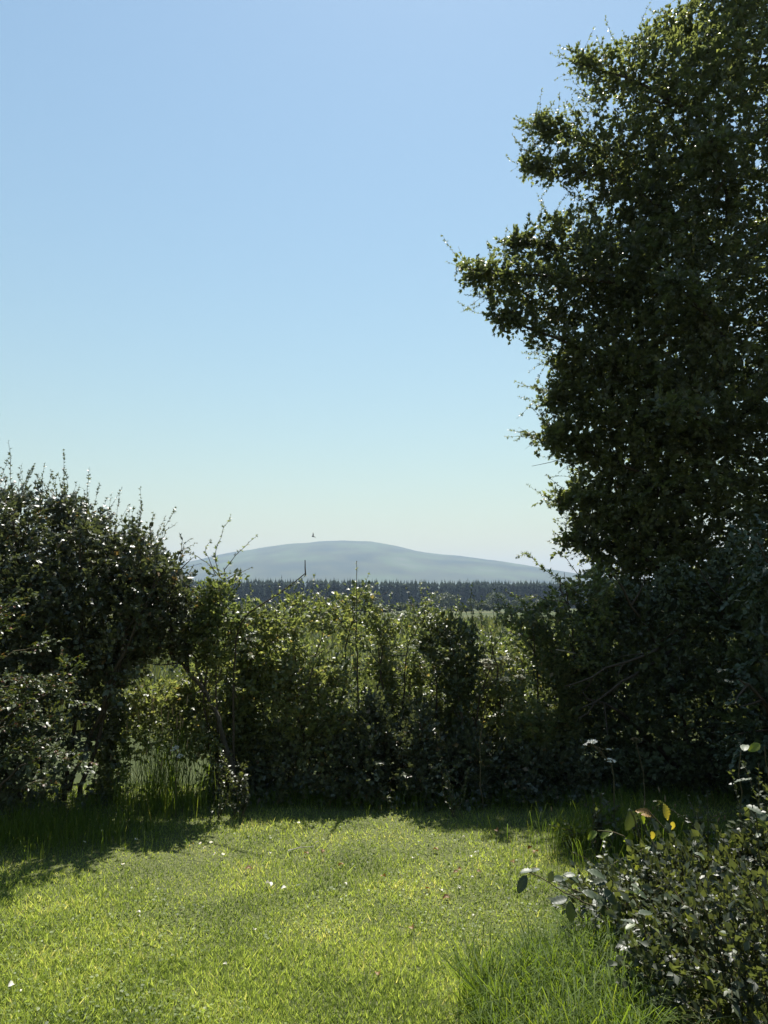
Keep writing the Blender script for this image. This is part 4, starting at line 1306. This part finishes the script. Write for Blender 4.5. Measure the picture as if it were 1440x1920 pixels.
for px, py in [(191, 1575), (158, 1597), (125, 1590), (12, 1580), (62, 1585), (92, 1582), (388, 1562), (375, 1600), (383, 1608), (395, 1598), (402, 1620), (418, 1621), (255, 1592), (230, 1640), (100, 1625), (560, 1560), (355, 1605), (362, 1601)]:
    p = on_lawn(px, py - 6)
    o = link('daisy', DM, None, label='small white daisy in the grass near the left hedge shade', category='daisy', group='daisies on the left of the lawn')
    o.location = (p[0], p[1], .045)
    o.rotation_euler = (rng.normal(.3, .2), rng.normal(0, .2), rng.uniform(0, 6))

# straw stalks lying on the lawn
for (a, b, lab) in [((540, 1604), (588, 1597), 'pale straw stalk lying on the lawn near the hedge shade'), ((586, 1595), (598, 1586), 'short pale twig at the end of the straw stalk')]:
    p, q = on_lawn(*a), on_lawn(*b)
    g = Geo(); tube(g, [p + [0, 0, .03], (p + q) / 2 + [0, 0, .04], q + [0, 0, .032]], [.003, .003, .002], 5, 0)
    g.build('straw', [M_DEAD], label=lab, category='straw')

# ------------------------------------------------------------------ bird over the hill
bp = P(587, 1006, 70)
g = Geo()
for s in (-1, 1):
    g.add([[0, .10, 0], [0, -.08, 0], [s * .22, .04, .13], [s * .42, -.07, .20], [s * .20, -.10, .11]], [[0, 2, 1], [1, 2, 4], [2, 3, 4]])
tube(g, [(0, .20, .0), (0, .14, 0), (0, 0, -.01), (0, -.14, 0), (0, -.26, .01)], [.004, .035, .05, .025, .03], 7)
o = g.build('bird', [M_BIRD], label='tiny dark bird flying above the hill summit', category='bird')
o.location = tuple(bp)
o.rotation_euler = (.3, .75, 1.1)

# ------------------------------------------------------------------ haze in the air
hb_ = Geo()
x0, x1, y0, y1, z0, z1 = -6000, 6000, -60, 6500, -8, 310
hb_.add([[x0, y0, z0], [x1, y0, z0], [x1, y1, z0], [x0, y1, z0], [x0, y0, z1], [x1, y0, z1], [x1, y1, z1], [x0, y1, z1]],
        [[0, 2, 1], [0, 3, 2], [4, 5, 6], [4, 6, 7], [0, 1, 5], [0, 5, 4], [1, 2, 6], [1, 6, 5], [2, 3, 7], [2, 7, 6], [3, 0, 4], [3, 4, 7]])
vm = bpy.data.materials.new('haze')
vm.use_nodes = True
vn = vm.node_tree
vn.nodes.clear()
vo = vn.nodes.new('ShaderNodeOutputMaterial')
pv = vn.nodes.new('ShaderNodeVolumePrincipled')
pv.inputs['Color'].default_value = (.47, .625, .84, 1)
pv.inputs['Density'].default_value = 1.9e-4
pv.inputs['Anisotropy'].default_value = 0.1
vn.links.new(pv.outputs[0], vo.inputs['Volume'])
hb_.build('haze', [vm], kind='stuff')
